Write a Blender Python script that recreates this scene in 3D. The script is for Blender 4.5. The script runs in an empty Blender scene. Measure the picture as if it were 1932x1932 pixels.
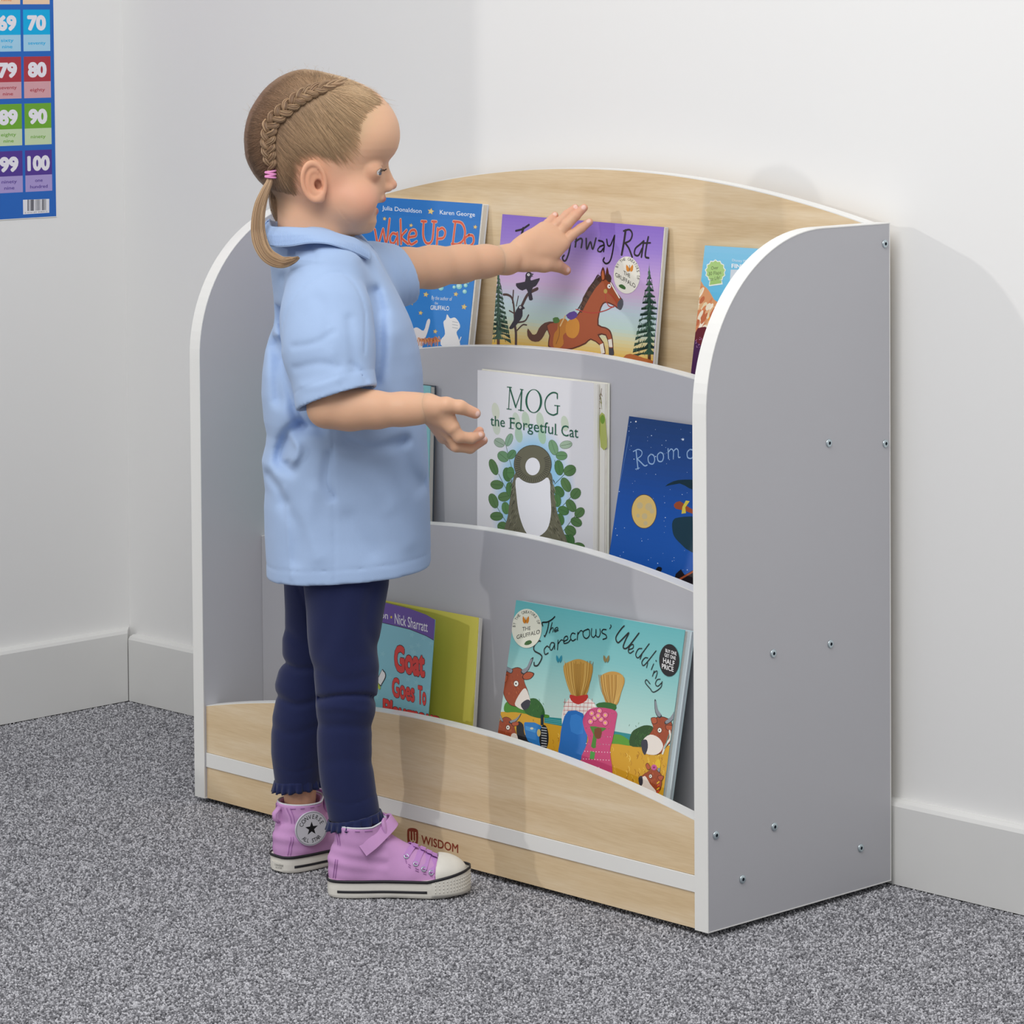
import bpy, bmesh, math, random
import numpy as np
from mathutils import Vector, Matrix
random.seed(7); np.random.seed(7)
C = bpy.context.scene.collection
S = bpy.context.scene

# ------------------------------------------------------------------ camera
FPX, CX, CY = 6195.39, 960.12, 327.23            # focal length and principal point for a 1932 px frame
CP = np.array([3.31127, -2.57817, 0.99874])
yaw, pitch, roll = 0.811546, -0.04673, -0.0074822
_f = np.array([-math.sin(yaw) * math.cos(pitch), math.cos(yaw) * math.cos(pitch), math.sin(pitch)])
_r = np.array([math.cos(yaw), math.sin(yaw), 0.0]); _u = np.cross(_r, _f)
_c, _s = math.cos(roll), math.sin(roll)
CR, CU, CF = _c * _r + _s * _u, -_s * _r + _c * _u, _f
cam_data = bpy.data.cameras.new('camera'); cam = bpy.data.objects.new('camera', cam_data); C.objects.link(cam)
cam_data.sensor_width = 36; cam_data.lens = FPX / 1932 * 36
cam_data.shift_x = (966 - CX) / 1932; cam_data.shift_y = (CY - 966) / 1932
cam_data.clip_start = 0.05
cam.matrix_world = Matrix([[CR[0], CU[0], -CF[0], CP[0]], [CR[1], CU[1], -CF[1], CP[1]], [CR[2], CU[2], -CF[2], CP[2]], [0, 0, 0, 1]])
S.camera = cam

# ------------------------------------------------------------------ light
S.view_settings.view_transform = 'Standard'; S.view_settings.look = 'None'
S.view_settings.exposure = 0.05; S.view_settings.gamma = 1.0; S.view_settings.use_curve_mapping = False
W = bpy.data.worlds.new('world'); S.world = W; W.use_nodes = True
bg = W.node_tree.nodes['Background']; bg.inputs[0].default_value = (0.985, 0.99, 1.0, 1); bg.inputs[1].default_value = 0.43
sun = bpy.data.lights.new('window_sun', 'SUN'); sun.energy = 0.38; sun.angle = math.radians(1.2); sun.color = (1, 0.97, 0.93)
so = bpy.data.objects.new('window_sun', sun); C.objects.link(so)
so.rotation_euler = Vector((0.68, 1.0, -0.26)).to_track_quat('-Z', 'Y').to_euler(); so.location = (-2, -3, 2)
def area(name, loc, target, size, energy, col=(1, 1, 1)):
    l = bpy.data.lights.new(name, 'AREA'); l.shape = 'SQUARE'; l.size = size; l.energy = energy; l.color = col
    o = bpy.data.objects.new(name, l); C.objects.link(o); o.location = loc
    o.rotation_euler = (Vector(target) - Vector(loc)).to_track_quat('-Z', 'Y').to_euler()
area('ceiling_softbox', (1.5, -1.5, 2.45), (0.55, 0.2, 0.4), 1.6, 45, (1, 0.99, 0.98))

# ------------------------------------------------------------------ helpers
def lin(h):
    if isinstance(h, str):
        h = h.lstrip('#'); h = h if len(h) == 6 else ''.join(c * 2 for c in h); h = [int(h[i:i + 2], 16) / 255 for i in (0, 2, 4)]
    return tuple(((c / 12.92) if c <= 0.04045 else ((c + 0.055) / 1.055) ** 2.4) for c in h)
def material(name, col='#808080', rough=0.5, spec=0.5, bump=0, bscale=200, attr=None, var=0, vscale=30, metal=0, sss=0, coat=0, sheen=0, alpha=1, trans=0, stretch=(1, 1, 1)):
    m = bpy.data.materials.new(name); m.use_nodes = True; nt = m.node_tree; N = nt.nodes; L = nt.links
    p = N['Principled BSDF']; p.inputs['Roughness'].default_value = rough; p.inputs['Specular IOR Level'].default_value = spec
    p.inputs['Metallic'].default_value = metal; p.inputs['Coat Weight'].default_value = coat; p.inputs['Sheen Weight'].default_value = sheen
    p.inputs['Transmission Weight'].default_value = trans
    if sss:
        p.inputs['Subsurface Weight'].default_value = sss; p.inputs['Subsurface Radius'].default_value = (1, 0.4, 0.2); p.inputs['Subsurface Scale'].default_value = 0.006
    c = (*lin(col), 1); p.inputs['Base Color'].default_value = c
    tc = N.new('ShaderNodeTexCoord'); mp = N.new('ShaderNodeMapping'); mp.inputs['Scale'].default_value = stretch; L.new(tc.outputs['Object'], mp.inputs[0])
    src = None
    if attr:
        a = N.new('ShaderNodeAttribute'); a.attribute_name = attr; src = a.outputs['Color']
    if var:
        n = N.new('ShaderNodeTexNoise'); n.inputs['Scale'].default_value = vscale; n.inputs['Detail'].default_value = 4; L.new(mp.outputs[0], n.inputs['Vector'])
        mr = N.new('ShaderNodeMapRange'); mr.inputs[1].default_value = .25; mr.inputs[2].default_value = .75; mr.inputs[3].default_value = 1 - var; mr.inputs[4].default_value = 1 + var
        L.new(n.outputs[0], mr.inputs[0])
        v = N.new('ShaderNodeVectorMath'); v.operation = 'SCALE'; L.new(mr.outputs[0], v.inputs['Scale'])
        if src: L.new(src, v.inputs[0])
        else: v.inputs[0].default_value = c[:3]
        src = v.outputs[0]
    if src: L.new(src, p.inputs['Base Color'])
    if bump:
        n = N.new('ShaderNodeTexNoise'); n.inputs['Scale'].default_value = bscale; n.inputs['Detail'].default_value = 3; L.new(mp.outputs[0], n.inputs['Vector'])
        b = N.new('ShaderNodeBump'); b.inputs['Strength'].default_value = bump; b.inputs['Distance'].default_value = 0.001
        L.new(n.outputs[0], b.inputs['Height']); L.new(b.outputs[0], p.inputs['Normal'])
    return m
def wood_mat():
    m = material('maple_laminate', '#dcc29b', rough=0.42, spec=0.4); nt = m.node_tree; N = nt.nodes; L = nt.links; p = N['Principled BSDF']
    tc = N.new('ShaderNodeTexCoord')
    def noise(sc, stretch, det, dist=0):
        mp = N.new('ShaderNodeMapping'); mp.inputs['Scale'].default_value = stretch; L.new(tc.outputs['Object'], mp.inputs[0])
        n = N.new('ShaderNodeTexNoise'); n.inputs['Scale'].default_value = sc; n.inputs['Detail'].default_value = det; n.inputs['Distortion'].default_value = dist
        L.new(mp.outputs[0], n.inputs['Vector']); return n.outputs[0]
    a = noise(3.0, (1.3, 1, 16), 5, .5); b = noise(14, (2.2, 1, 34), 3)
    ad = N.new('ShaderNodeMix'); ad.data_type = 'FLOAT'; ad.inputs[0].default_value = .35; L.new(a, ad.inputs[2]); L.new(b, ad.inputs[3])
    r = N.new('ShaderNodeValToRGB'); L.new(ad.outputs[0], r.inputs[0])
    e = r.color_ramp.elements; e[0].position = .3; e[0].color = (*lin('#d4b78c'), 1); e[1].position = .7; e[1].color = (*lin('#ecd8b8'), 1)
    x = e.new(.5); x.color = (*lin('#e2c9a2'), 1)
    L.new(r.outputs[0], p.inputs['Base Color']); return m
def carpet_mat():
    m = material('grey_loop_carpet', '#8a8a8e', rough=1, spec=0.1); nt = m.node_tree; N = nt.nodes; L = nt.links; p = N['Principled BSDF']
    tc = N.new('ShaderNodeTexCoord'); n = N.new('ShaderNodeTexNoise'); n.inputs['Scale'].default_value = 300; n.inputs['Detail'].default_value = 3; n.inputs['Roughness'].default_value = .7
    L.new(tc.outputs['Object'], n.inputs['Vector'])
    n2 = N.new('ShaderNodeTexNoise'); n2.inputs['Scale'].default_value = 9; n2.inputs['Detail'].default_value = 3; L.new(tc.outputs['Object'], n2.inputs['Vector'])
    r = N.new('ShaderNodeValToRGB'); L.new(n.outputs[0], r.inputs[0]); e = r.color_ramp.elements
    e[0].position = .37; e[0].color = (*lin('#48484d'), 1); e[1].position = .63; e[1].color = (*lin('#d4d4da'), 1); x = e.new(.5); x.color = (*lin('#97979c'), 1)
    mr = N.new('ShaderNodeMapRange'); mr.inputs[1].default_value = .3; mr.inputs[2].default_value = .7; mr.inputs[3].default_value = .9; mr.inputs[4].default_value = 1.08; L.new(n2.outputs[0], mr.inputs[0])
    v = N.new('ShaderNodeVectorMath'); v.operation = 'SCALE'; L.new(r.outputs[0], v.inputs[0]); L.new(mr.outputs[0], v.inputs['Scale']); L.new(v.outputs[0], p.inputs['Base Color'])
    b = N.new('ShaderNodeBump'); b.inputs['Strength'].default_value = .8; b.inputs['Distance'].default_value = .003; L.new(n.outputs[0], b.inputs['Height']); L.new(b.outputs[0], p.inputs['Normal'])
    return m
def tuft_mat():
    m = material('wool_tuft', '#8a8a8e', rough=1, spec=.1); nt = m.node_tree; N = nt.nodes; L = nt.links; oi = N.new('ShaderNodeObjectInfo'); r = N.new('ShaderNodeValToRGB'); L.new(oi.outputs['Random'], r.inputs[0]); e = r.color_ramp.elements
    e[0].position = 0; e[0].color = (*lin('#646469'), 1); e[1].position = 1; e[1].color = (*lin('#d6d6db'), 1); x = e.new(.5); x.color = (*lin('#9b9ba0'), 1); L.new(r.outputs[0], N['Principled BSDF'].inputs['Base Color']); return m
M = dict(
    tuft=tuft_mat(),
    wall=material('white_wall_paint', '#eeeeed', rough=.75, spec=.2, bump=.05, bscale=60),
    skirt=material('white_gloss_skirting', '#e6e6e4', rough=.35, spec=.4, var=.012, vscale=12),
    carpet=carpet_mat(), wood=wood_mat(),
    grey=material('grey_laminate', '#bebec3', rough=.36, spec=.4, var=.01, vscale=6),
    edge=material('white_edge_band', '#efefec', rough=.3, spec=.45),
    steel=material('zinc_screw', '#c2d0d6', rough=.3, metal=.7), hole=material('screw_socket', '#1d2a38', rough=.5),
    foot=material('clear_plastic_foot', '#9fb0c8', rough=.3, trans=.4),
    paper=material('page_paper', '#e9e7e0', rough=.7), pages=material('page_block', '#e2dfd6', rough=.75, var=.12, vscale=60, stretch=(1, 30, 1)),
    print=material('printed_colours', attr='Col', rough=.4, spec=.28),
    matte=material('matte_print', attr='Col', rough=.6, spec=.3),
    skin=material('skin', attr='Col', rough=.5, spec=.35, sss=.22, bump=.04, bscale=500),
    eye=material('eyeball', attr='Col', rough=.08, spec=.6),
    lash=material('eyelash_hair', '#4a382c', rough=.6),
    hair=material('light_brown_hair', attr='Col', rough=.42, spec=.45),
    shirt=material('pale_blue_cotton_jersey', '#a6bee2', rough=.85, spec=.2, bump=.10, bscale=900, var=.015, vscale=50, sheen=.15),
    collar=material('ribbed_knit_collar', '#a6bee2', rough=.85, spec=.2),
    navy=material('navy_cotton', '#1f2750', rough=.85, spec=.2, bump=.12, bscale=900, sheen=.2),
    canvas=material('lilac_canvas', '#cf9dd0', rough=.85, spec=.2, bump=.15, bscale=1400, var=.05, vscale=25),
    lace=material('lilac_lace', '#c48fd0', rough=.8, spec=.2, bump=.1, bscale=1500),
    rubber=material('white_rubber', '#e2dfd6', rough=.5, spec=.4, var=.07, vscale=45),
    black=material('black_rubber', '#1b1b22', rough=.5), pink=material('pink_elastic', '#ee9bd0', rough=.6),
    thread=material('lilac_thread', '#a873b0', rough=.8), lining=material('pale_lining', '#d8dae0', rough=.8),
    button=material('pearl_button', '#dfe8f4', rough=.3))

ROOT = {}
def tag(o, label=None, cat=None, group=None, kind=None):
    for k, v in (('label', label), ('category', cat), ('group', group), ('kind', kind)):
        if v: o[k] = v
    return o
def empty(name, loc, label=None, cat=None, group=None):
    o = bpy.data.objects.new(name, None); C.objects.link(o); o.location = loc; o.empty_display_size = .05; ROOT[o.name] = np.array(loc, float)
    return tag(o, label, cat, group)
def worldloc(o):
    v = np.zeros(3)
    while o is not None: v += np.array(o.location); o = o.parent
    return v
def obj(name, V, F, mat, parent=None, smooth=False, cols=None, fcols=None, label=None, loc=None, mats=None, fmat=None):
    """V in world coordinates; stored relative to the object's own origin"""
    V = np.asarray(V, float); me = bpy.data.meshes.new(name)
    base = worldloc(parent) if parent is not None else np.zeros(3)
    org = np.array(loc, float) if loc is not None else (base if parent is not None else np.array([V[:, 0].mean(), V[:, 1].mean(), V[:, 2].min()]))
    VV = V - org
    if isinstance(F, np.ndarray) and F.ndim == 2:
        k = F.shape[1]; me.vertices.add(len(VV)); me.vertices.foreach_set('co', VV.ravel()); me.loops.add(F.size); me.loops.foreach_set('vertex_index', F.ravel().astype(np.int32))
        me.polygons.add(len(F)); me.polygons.foreach_set('loop_start', (np.arange(len(F)) * k).astype(np.int32)); me.update(calc_edges=True)
    else:
        me.from_pydata([tuple(v) for v in VV], [], [tuple(f) for f in F]); me.update()
    if cols is not None:
        a = me.color_attributes.new('Col', 'FLOAT_COLOR', 'POINT'); cc = np.ones((len(VV), 4)); cc[:, :3] = cols; a.data.foreach_set('color', cc.ravel())
    if fcols is not None:
        a = me.color_attributes.new('Col', 'FLOAT_COLOR', 'CORNER'); n = [len(f) for f in F]; cc = np.ones((sum(n), 4)); cc[:, :3] = np.repeat(np.array(fcols), n, axis=0); a.data.foreach_set('color', cc.ravel())
    if smooth: me.polygons.foreach_set('use_smooth', [True] * len(me.polygons))
    o = bpy.data.objects.new(name, me); C.objects.link(o); o.location = org - base
    if parent is not None: o.parent = parent
    if mats:
        for m in mats: me.materials.append(m)
        me.polygons.foreach_set('material_index', fmat)
    else: me.materials.append(mat)
    if label: o['label'] = label
    return o
class MB:
    def __init__(s): s.V = []; s.F = []; s.c = []; s.n = 0
    def add(s, V, F, col=None):
        s.V.append(np.asarray(V, float)); s.F += [tuple(int(i) + s.n for i in f) for f in F]; s.n += len(V)
        s.c.append(np.tile(np.array(col if col is not None else (1, 1, 1), float), (len(V), 1)) if col is None or np.ndim(col) == 1 else np.asarray(col))
    def build(s, name, mat, parent=None, smooth=False, color=False, **k):
        return obj(name, np.vstack(s.V), s.F, mat, parent, smooth, cols=np.vstack(s.c) if color else None, **k)
def box(x0, x1, y0, y1, z0, z1):
    V = [(x, y, z) for x in (x0, x1) for y in (y0, y1) for z in (z0, z1)]
    return V, [(0, 1, 3, 2), (4, 6, 7, 5), (0, 4, 5, 1), (2, 3, 7, 6), (0, 2, 6, 4), (1, 5, 7, 3)]
def prism(poly, axis, lo, hi):
    """poly: 2D points in the two other axes, in x<y<z order"""
    n = len(poly); V = []
    for w in (lo, hi):
        for p in poly:
            q = list(p); q.insert(axis, w); V.append(q)
    F = [tuple(range(n)), tuple(range(2 * n - 1, n - 1, -1))] + [(i, i + n, (i + 1) % n + n, (i + 1) % n) for i in range(n)]
    return V, F
def bevel(o, w=.0008, seg=2):
    m = o.modifiers.new('bevel', 'BEVEL'); m.width = w; m.segments = seg; m.limit_method = 'ANGLE'; m.angle_limit = math.radians(40)
    return o
def smoothpts(P, n=6, closed=False):
    P = np.asarray(P, float); N = len(P); out = []
    rng = range(N) if closed else range(N - 1)
    for i in rng:
        p0 = P[(i - 1) % N] if closed or i > 0 else 2 * P[0] - P[1]; p1 = P[i]; p2 = P[(i + 1) % N]
        p3 = P[(i + 2) % N] if closed or i < N - 2 else 2 * P[-1] - P[-2]
        for k in range(n):
            t = k / n; out.append(.5 * (2 * p1 + (p2 - p0) * t + (2 * p0 - 5 * p1 + 4 * p2 - p3) * t * t + (3 * p1 - p0 - 3 * p2 + p3) * t ** 3))
    if not closed: out.append(P[-1])
    return np.array(out)
def tube(path, r, sides=8, caps=True, ref=None, flat=1.0):
    """swept tube; r scalar or per point; flat<1 squashes along ref"""
    P = np.asarray(path, float); n = len(P); r = np.full(n, r) if np.isscalar(r) else np.asarray(r, float)
    T = np.gradient(P, axis=0); T /= np.linalg.norm(T, axis=1)[:, None] + 1e-12
    u = np.array(ref if ref is not None else ((0, 0, 1) if abs(T[0][2]) < .9 else (1, 0, 0)), float); V = []
    for i in range(n):
        if ref is not None: u = np.array(ref, float)
        u = u - T[i] * (u @ T[i]); u /= np.linalg.norm(u) + 1e-12; w = np.cross(T[i], u)
        for k in range(sides):
            a = 2 * math.pi * k / sides; V.append(P[i] + r[i] * (math.cos(a) * flat * u + math.sin(a) * w))
    F = [(i * sides + k, i * sides + (k + 1) % sides, (i + 1) * sides + (k + 1) % sides, (i + 1) * sides + k) for i in range(n - 1) for k in range(sides)]
    if caps: F += [tuple(range(sides - 1, -1, -1)), tuple(range((n - 1) * sides, n * sides))]
    return V, F

# image ray helpers, used only to find where real planes and points lie
def ray(u, v): return CR * (u - CX) / FPX - CU * (v - CY) / FPX + CF
class Plane:
    def __init__(s, o, ux, uy):
        s.o = np.array(o, float); s.ux = np.array(ux, float) / np.linalg.norm(ux); uy = np.array(uy, float); uy -= s.ux * (uy @ s.ux); s.uy = uy / np.linalg.norm(uy)
        s.n = np.cross(s.ux, s.uy)                                # towards the viewer
    def px(s, p):
        d = ray(*p); t = ((s.o - CP) @ s.n) / (d @ s.n); q = CP + d * t - s.o; return np.array([q @ s.ux, q @ s.uy])
    def w(s, p, off=0): return s.o + s.ux * p[0] + s.uy * p[1] + s.n * off
def clip(P, x0, x1, y0, y1):
    for ax, lim, sg in ((0, x0, 1), (0, x1, -1), (1, y0, 1), (1, y1, -1)):
        out = []
        for i in range(len(P)):
            a, b = P[i - 1], P[i]; ia, ib = sg * (a[ax] - lim) >= 0, sg * (b[ax] - lim) >= 0
            if ia != ib:
                t = (lim - a[ax]) / (b[ax] - a[ax]); out.append(a + (b - a) * t)
            if ib: out.append(b)
        P = out
        if len(P) < 3: return []
    return P
_font = {}
def glyphs(text, bold=0.0):
    """flat letter mesh; bold letters are the same outline laid down several times, the third coordinate counts the layer"""
    if (text, bold) in _font: return _font[(text, bold)]
    if bold > 0:
        V, F = glyphs(text, 0); VV, FF = [V], list(F); n = 8 if bold > .02 else 4
        for k in range(n):
            a = 2 * math.pi * (k + .5) / n; FF += [tuple(i + len(V) * (k + 1) for i in f) for f in F]; VV.append(V + np.array([math.cos(a) * bold, math.sin(a) * bold, k + 1]))
        _font[(text, bold)] = (np.vstack(VV), FF); return _font[(text, bold)]
    cu = bpy.data.curves.new('t', 'FONT'); cu.body = text; cu.fill_mode = 'FRONT'; cu.resolution_u = 3
    o = bpy.data.objects.new('t', cu); me = o.to_mesh(); V = np.array([(*v.co[:2], 0) for v in me.vertices]) if len(me.vertices) else np.zeros((1, 3)); F = [tuple(p.vertices) for p in me.polygons]
    o.to_mesh_clear(); bpy.data.objects.remove(o); bpy.data.curves.remove(cu); _font[(text, bold)] = (V, F)
    return _font[(text, bold)]
GZ = .0000025
class Art:
    """flat print on a plane: layered coloured shapes, each a hair above the last"""
    def __init__(s, plane, crop=(0, 0, 1), rect=None, base=.00002, step=.000003):
        s.p = plane; s.c = crop; s.rect = rect; s.z = base; s.step = step; s.V = []; s.F = []; s.col = []; s.n = 0
    def q(s, p): return s.p.px((s.c[0] + p[0] / s.c[2], s.c[1] + p[1] / s.c[2]))
    def raw(s, P2, col, same=False):
        if s.rect: P2 = clip([np.array(p) for p in P2], *s.rect)
        if len(P2) < 3: return
        if not same: s.z += s.step
        for p in P2: s.V.append(s.p.w(p, s.z))
        s.F.append(tuple(range(s.n, s.n + len(P2)))); s.n += len(P2); s.col.append(lin(col))
    def poly(s, P, col, sm=0, same=False):
        P = [s.q(p) for p in P]
        if sm: P = list(smoothpts(P, sm, True))
        s.raw(P, col, same)
    def ell(s, c, rx, ry, col, n=20, rot=0, same=False):
        cr, sr = math.cos(rot), math.sin(rot)
        s.poly([(c[0] + rx * math.cos(a) * cr - ry * math.sin(a) * sr, c[1] + rx * math.cos(a) * sr + ry * math.sin(a) * cr) for a in [2 * math.pi * k / n for k in range(n)]], col, same=same)
    def star(s, c, r, col, n=5, k=.42, rot=0):
        s.poly([(c[0] + (r if i % 2 == 0 else r * k) * math.sin(math.pi * i / n + rot), c[1] - (r if i % 2 == 0 else r * k) * math.cos(math.pi * i / n + rot)) for i in range(2 * n)], col)
    def line(s, P, w, col, sm=5, taper=False, same=False, closed=False):
        P = np.array([(s.c[0] + p[0] / s.c[2], s.c[1] + p[1] / s.c[2]) for p in P]); w = w / s.c[2] / 2
        if sm and len(P) > 2: P = smoothpts(P, sm, closed)
        Q = np.array([s.p.px(p) for p in P]); k = np.linalg.norm(s.p.px(P[0] + [0, 1]) - s.p.px(P[0])); w *= k
        if not same: s.z += s.step
        n = len(Q); ww = [w * (1 - .75 * i / (n - 1)) if taper else w for i in range(n)]
        c = lin(col)
        def put(P2):
            if s.rect: P2 = clip([np.array(p) for p in P2], *s.rect)
            if len(P2) < 3: return
            for p in P2: s.V.append(s.p.w(p, s.z))
            s.F.append(tuple(range(s.n, s.n + len(P2)))); s.n += len(P2); s.col.append(c)
        D = np.gradient(Q, axis=0) if n > 2 else np.array([Q[1] - Q[0]] * 2); D /= np.linalg.norm(D, axis=1)[:, None] + 1e-12; Nn = np.column_stack([-D[:, 1], D[:, 0]])
        Lf = [Q[i] + Nn[i] * ww[i] for i in range(n)]; Rt = [Q[i] - Nn[i] * ww[i] for i in range(n)]
        for i in range(n - 1): put([Rt[i], Rt[i + 1], Lf[i + 1], Lf[i]])
        if w * FPX / 3.7 > .5:
            for i, sg in ((0, -1), (n - 1, 1)):
                put([Q[i] + ww[i] * (Nn[i] * math.cos(a) + D[i] * sg * math.sin(a)) for a in np.linspace(0, math.pi, 7)])
    def text(s, t, a, b, h, col, bold=0, slant=0, outline=None):
        """baseline from a to b (crop px), capital height h (crop px)"""
        A, B = s.q(a), s.q(b); H = s.q((a[0], a[1] - h)); V, F = glyphs(t, bold)
        if not F: return
        V0 = V[:, 0].min(); L = V[:, 0].max() - V0; ex = (B - A) / L; ey = (H - A) / .72; ey = ey * 1.0
        def put(VV, FF, c):
            s.z += s.step; base = s.n
            for x, y, k in VV:
                p = A + ex * (x - V0 + slant * y) + ey * y; s.V.append(s.p.w(p, s.z + k * GZ))
            s.n += len(VV); s.z += GZ * VV[:, 2].max()
            for f in FF: s.F.append(tuple(i + base for i in f)); s.col.append(lin(c))
        if outline: put(*glyphs(t, bold + outline[1]), outline[0])
        put(V, F, col)
    def grad(s, rect, cols, n=24, horiz=False):
        """bands in plane units from y1 (top) down"""
        x0, x1, y0, y1 = rect; st = np.array([lin(c) for _, c in cols]); ps = [p for p, _ in cols]; s.z += s.step
        for i in range(n):
            t = (i + .5) / n; c = [np.interp(t, ps, st[:, k]) for k in range(3)]
            if horiz: q = [(x0 + (x1 - x0) * i / n, y0), (x0 + (x1 - x0) * (i + 1) / n, y0), (x0 + (x1 - x0) * (i + 1) / n, y1), (x0 + (x1 - x0) * i / n, y1)]
            else: q = [(x0, y1 - (y1 - y0) * (i + 1) / n), (x1, y1 - (y1 - y0) * (i + 1) / n), (x1, y1 - (y1 - y0) * i / n), (x0, y1 - (y1 - y0) * i / n)]
            for p in q: s.V.append(s.p.w(p, s.z))
            s.F.append(tuple(range(s.n, s.n + 4))); s.n += 4; s.col.append(tuple(c))
    def build(s, name, parent, mat=None, **k): return obj(name, s.V, s.F, mat or M['print'], parent, fcols=s.col, **k)

# ------------------------------------------------------------------ room
YW, YS = .331, .3161                      # wall face and skirting face behind the bookcase
XL, LA = .56095, .0203                    # left skirting face at the corner, and its slight turn
def lx(y, off=0): return -XL - off + LA * (YS - y)
tag(obj('floor', *box(-4, 6, -5, 1.2, -.05, -.0035), M['carpet']), kind='structure')
# loop pile: small woollen tufts over the part of the floor in view
def carpet_pile():
    rs = np.random.RandomState(5); p = .0025; xs, ys = np.meshgrid(np.arange(-.60, 1.75, p), np.arange(-1.12, .318, p)); P = np.column_stack([xs.ravel(), ys.ravel()]); P += rs.uniform(-.42, .42, P.shape) * p
    P = P[(P[:, 0] > lx(P[:, 1]) - .001)]; P = P[~((P[:, 0] > .04) & (P[:, 0] < .86) & (P[:, 1] > .04))]
    P = P[P[:, 1] > np.interp(P[:, 0], [-.6, .3, .45, 1.75], [-.62, -1.02, -1.02, .10]) - .15]
    me = bpy.data.meshes.new('carpet_pile'); me.vertices.add(len(P)); me.vertices.foreach_set('co', np.column_stack([P, rs.uniform(-.0030, -.0014, len(P))]).ravel()); me.update()
    o = bpy.data.objects.new('carpet_pile', me); C.objects.link(o); me.materials.append(M['tuft'])
    ng = bpy.data.node_groups.new('pile', 'GeometryNodeTree'); ng.interface.new_socket('Geometry', in_out='INPUT', socket_type='NodeSocketGeometry'); ng.interface.new_socket('Geometry', in_out='OUTPUT', socket_type='NodeSocketGeometry')
    N, L = ng.nodes, ng.links; gi, go = N.new('NodeGroupInput'), N.new('NodeGroupOutput'); ico = N.new('GeometryNodeMeshIcoSphere'); ico.inputs['Radius'].default_value = .00132; ico.inputs['Subdivisions'].default_value = 1
    sm_ = N.new('GeometryNodeSetMaterial'); sm_.inputs['Material'].default_value = M['tuft']; ip = N.new('GeometryNodeInstanceOnPoints')
    rr = N.new('FunctionNodeRandomValue'); rr.data_type = 'FLOAT_VECTOR'; rr.inputs[0].default_value = (-.5, -.5, 0); rr.inputs[1].default_value = (.5, .5, 6.28)
    rc = N.new('FunctionNodeRandomValue'); rc.data_type = 'FLOAT_VECTOR'; rc.inputs[0].default_value = (.8, .8, .8); rc.inputs[1].default_value = (1.35, 1.35, 1.7)
    L.new(ico.outputs[0], sm_.inputs[0]); L.new(gi.outputs[0], ip.inputs['Points']); L.new(sm_.outputs[0], ip.inputs['Instance']); L.new(rr.outputs[0], ip.inputs['Rotation']); L.new(rc.outputs[0], ip.inputs['Scale']); L.new(ip.outputs[0], go.inputs[0])
    m = o.modifiers.new('pile', 'NODES'); m.node_group = ng; tag(o, 'grey speckled loop pile of the carpet', 'carpet', kind='stuff')
carpet_pile()
tag(obj('wall_back', *box(-.75, 5, YW, YW + .12, 0, 2.6), M['wall']), kind='structure')
# left wall: it stops at the window opening that lets the low sun in
V, F = prism([(lx(YW + .12, .015), YW + .12), (lx(-.76, .015), -.76), (lx(-.76, .015) - .12, -.76), (lx(YW + .12, .015) - .12, YW + .12)], 2, 0, 2.6)
tag(obj('wall_left', V, F, M['wall']), kind='structure')
V, F = prism([(lx(-.76, .015), -.76), (lx(-4.2, .015), -4.2), (lx(-4.2, .015) - .12, -4.2), (lx(-.76, .015) - .12, -.76)], 2, 0, .25)
tag(obj('wall_left_sill', V, F, M['wall']), kind='structure')
def skirting_profile(h): return [(0, 0), (.0150, 0), (.0150, h), (.0125, h + .004), (.006, h + .0065), (0, h + .0065)]
pr = skirting_profile(.0911)
V, F = prism([(YW - d + .0, z) for d, z in pr], 0, lx(YW) + .0008, 5)
tag(obj('baseboard_back', V, F, M['skirt']), kind='structure')
pr = skirting_profile(.1000); V = []
for y in (YW, -4.2):
    for d, z in pr: V.append((lx(y, .015) + d, y if y < 0 else YS - .0 + (.015 - d) * 1.0 - .0008, z))
n = len(pr); F = [tuple(range(n)), tuple(range(2 * n - 1, n - 1, -1))] + [(i, i + n, (i + 1) % n + n, (i + 1) % n) for i in range(n)]
tag(obj('baseboard_left', V, F, M['skirt']), kind='structure')

# ------------------------------------------------------------------ bookcase
BW, BD, BH, T, ZF = .9, .3085, .7645, .0198, .006
bc = empty('bookcase', (.45, .15, 0), 'grey and maple display bookcase with arched back and curved white-edged sides against the wall', 'bookcase')
def side_profile(ins=0):
    R = .193 - ins; c = (.193, BH - .193); P = [(BD - ins, ZF + ins), (BD - ins, BH - ins)]
    P += [(c[0] - R * math.sin(a), c[1] + R * math.cos(a)) for a in np.linspace(0, math.pi / 2, 28)]
    P += [(ins, ZF + ins)]
    return P
for x0 in (0, BW - T):
    sp = obj('side_panel', *prism(side_profile(.0011), 0, x0 + .0003, x0 + T - .0003), M['grey'], bc)
    a, b = side_profile(0), side_profile(.0011); n = len(a); V = []
    for x in (x0, x0 + T):
        V += [(x, *p) for p in a] + [(x, *p) for p in b]
    F = []
    for i in range(n):
        j = (i + 1) % n; F += [(i, j, n + j, n + i), (2 * n + i, 3 * n + i, 3 * n + j, 2 * n + j), (i, 2 * n + i, 2 * n + j, j), (n + i, n + j, 3 * n + j, 3 * n + i)]
    obj('edge_band', V, F, M['edge'], sp, label='thin white edging strip')
    sp.data.materials[0] = M['grey']
def arch(z_end, z_mid, zb, x0=T + .0002, x1=BW - T - .0002, n=41):
    xs = np.linspace(x0, x1, n); c = BW / 2; h = z_mid - z_end; half = (x1 - x0) / 2; R = (half ** 2 + h ** 2) / (2 * h)
    return [(x, z_mid - R + math.sqrt(R * R - (x - c) ** 2)) for x in xs]
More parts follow.
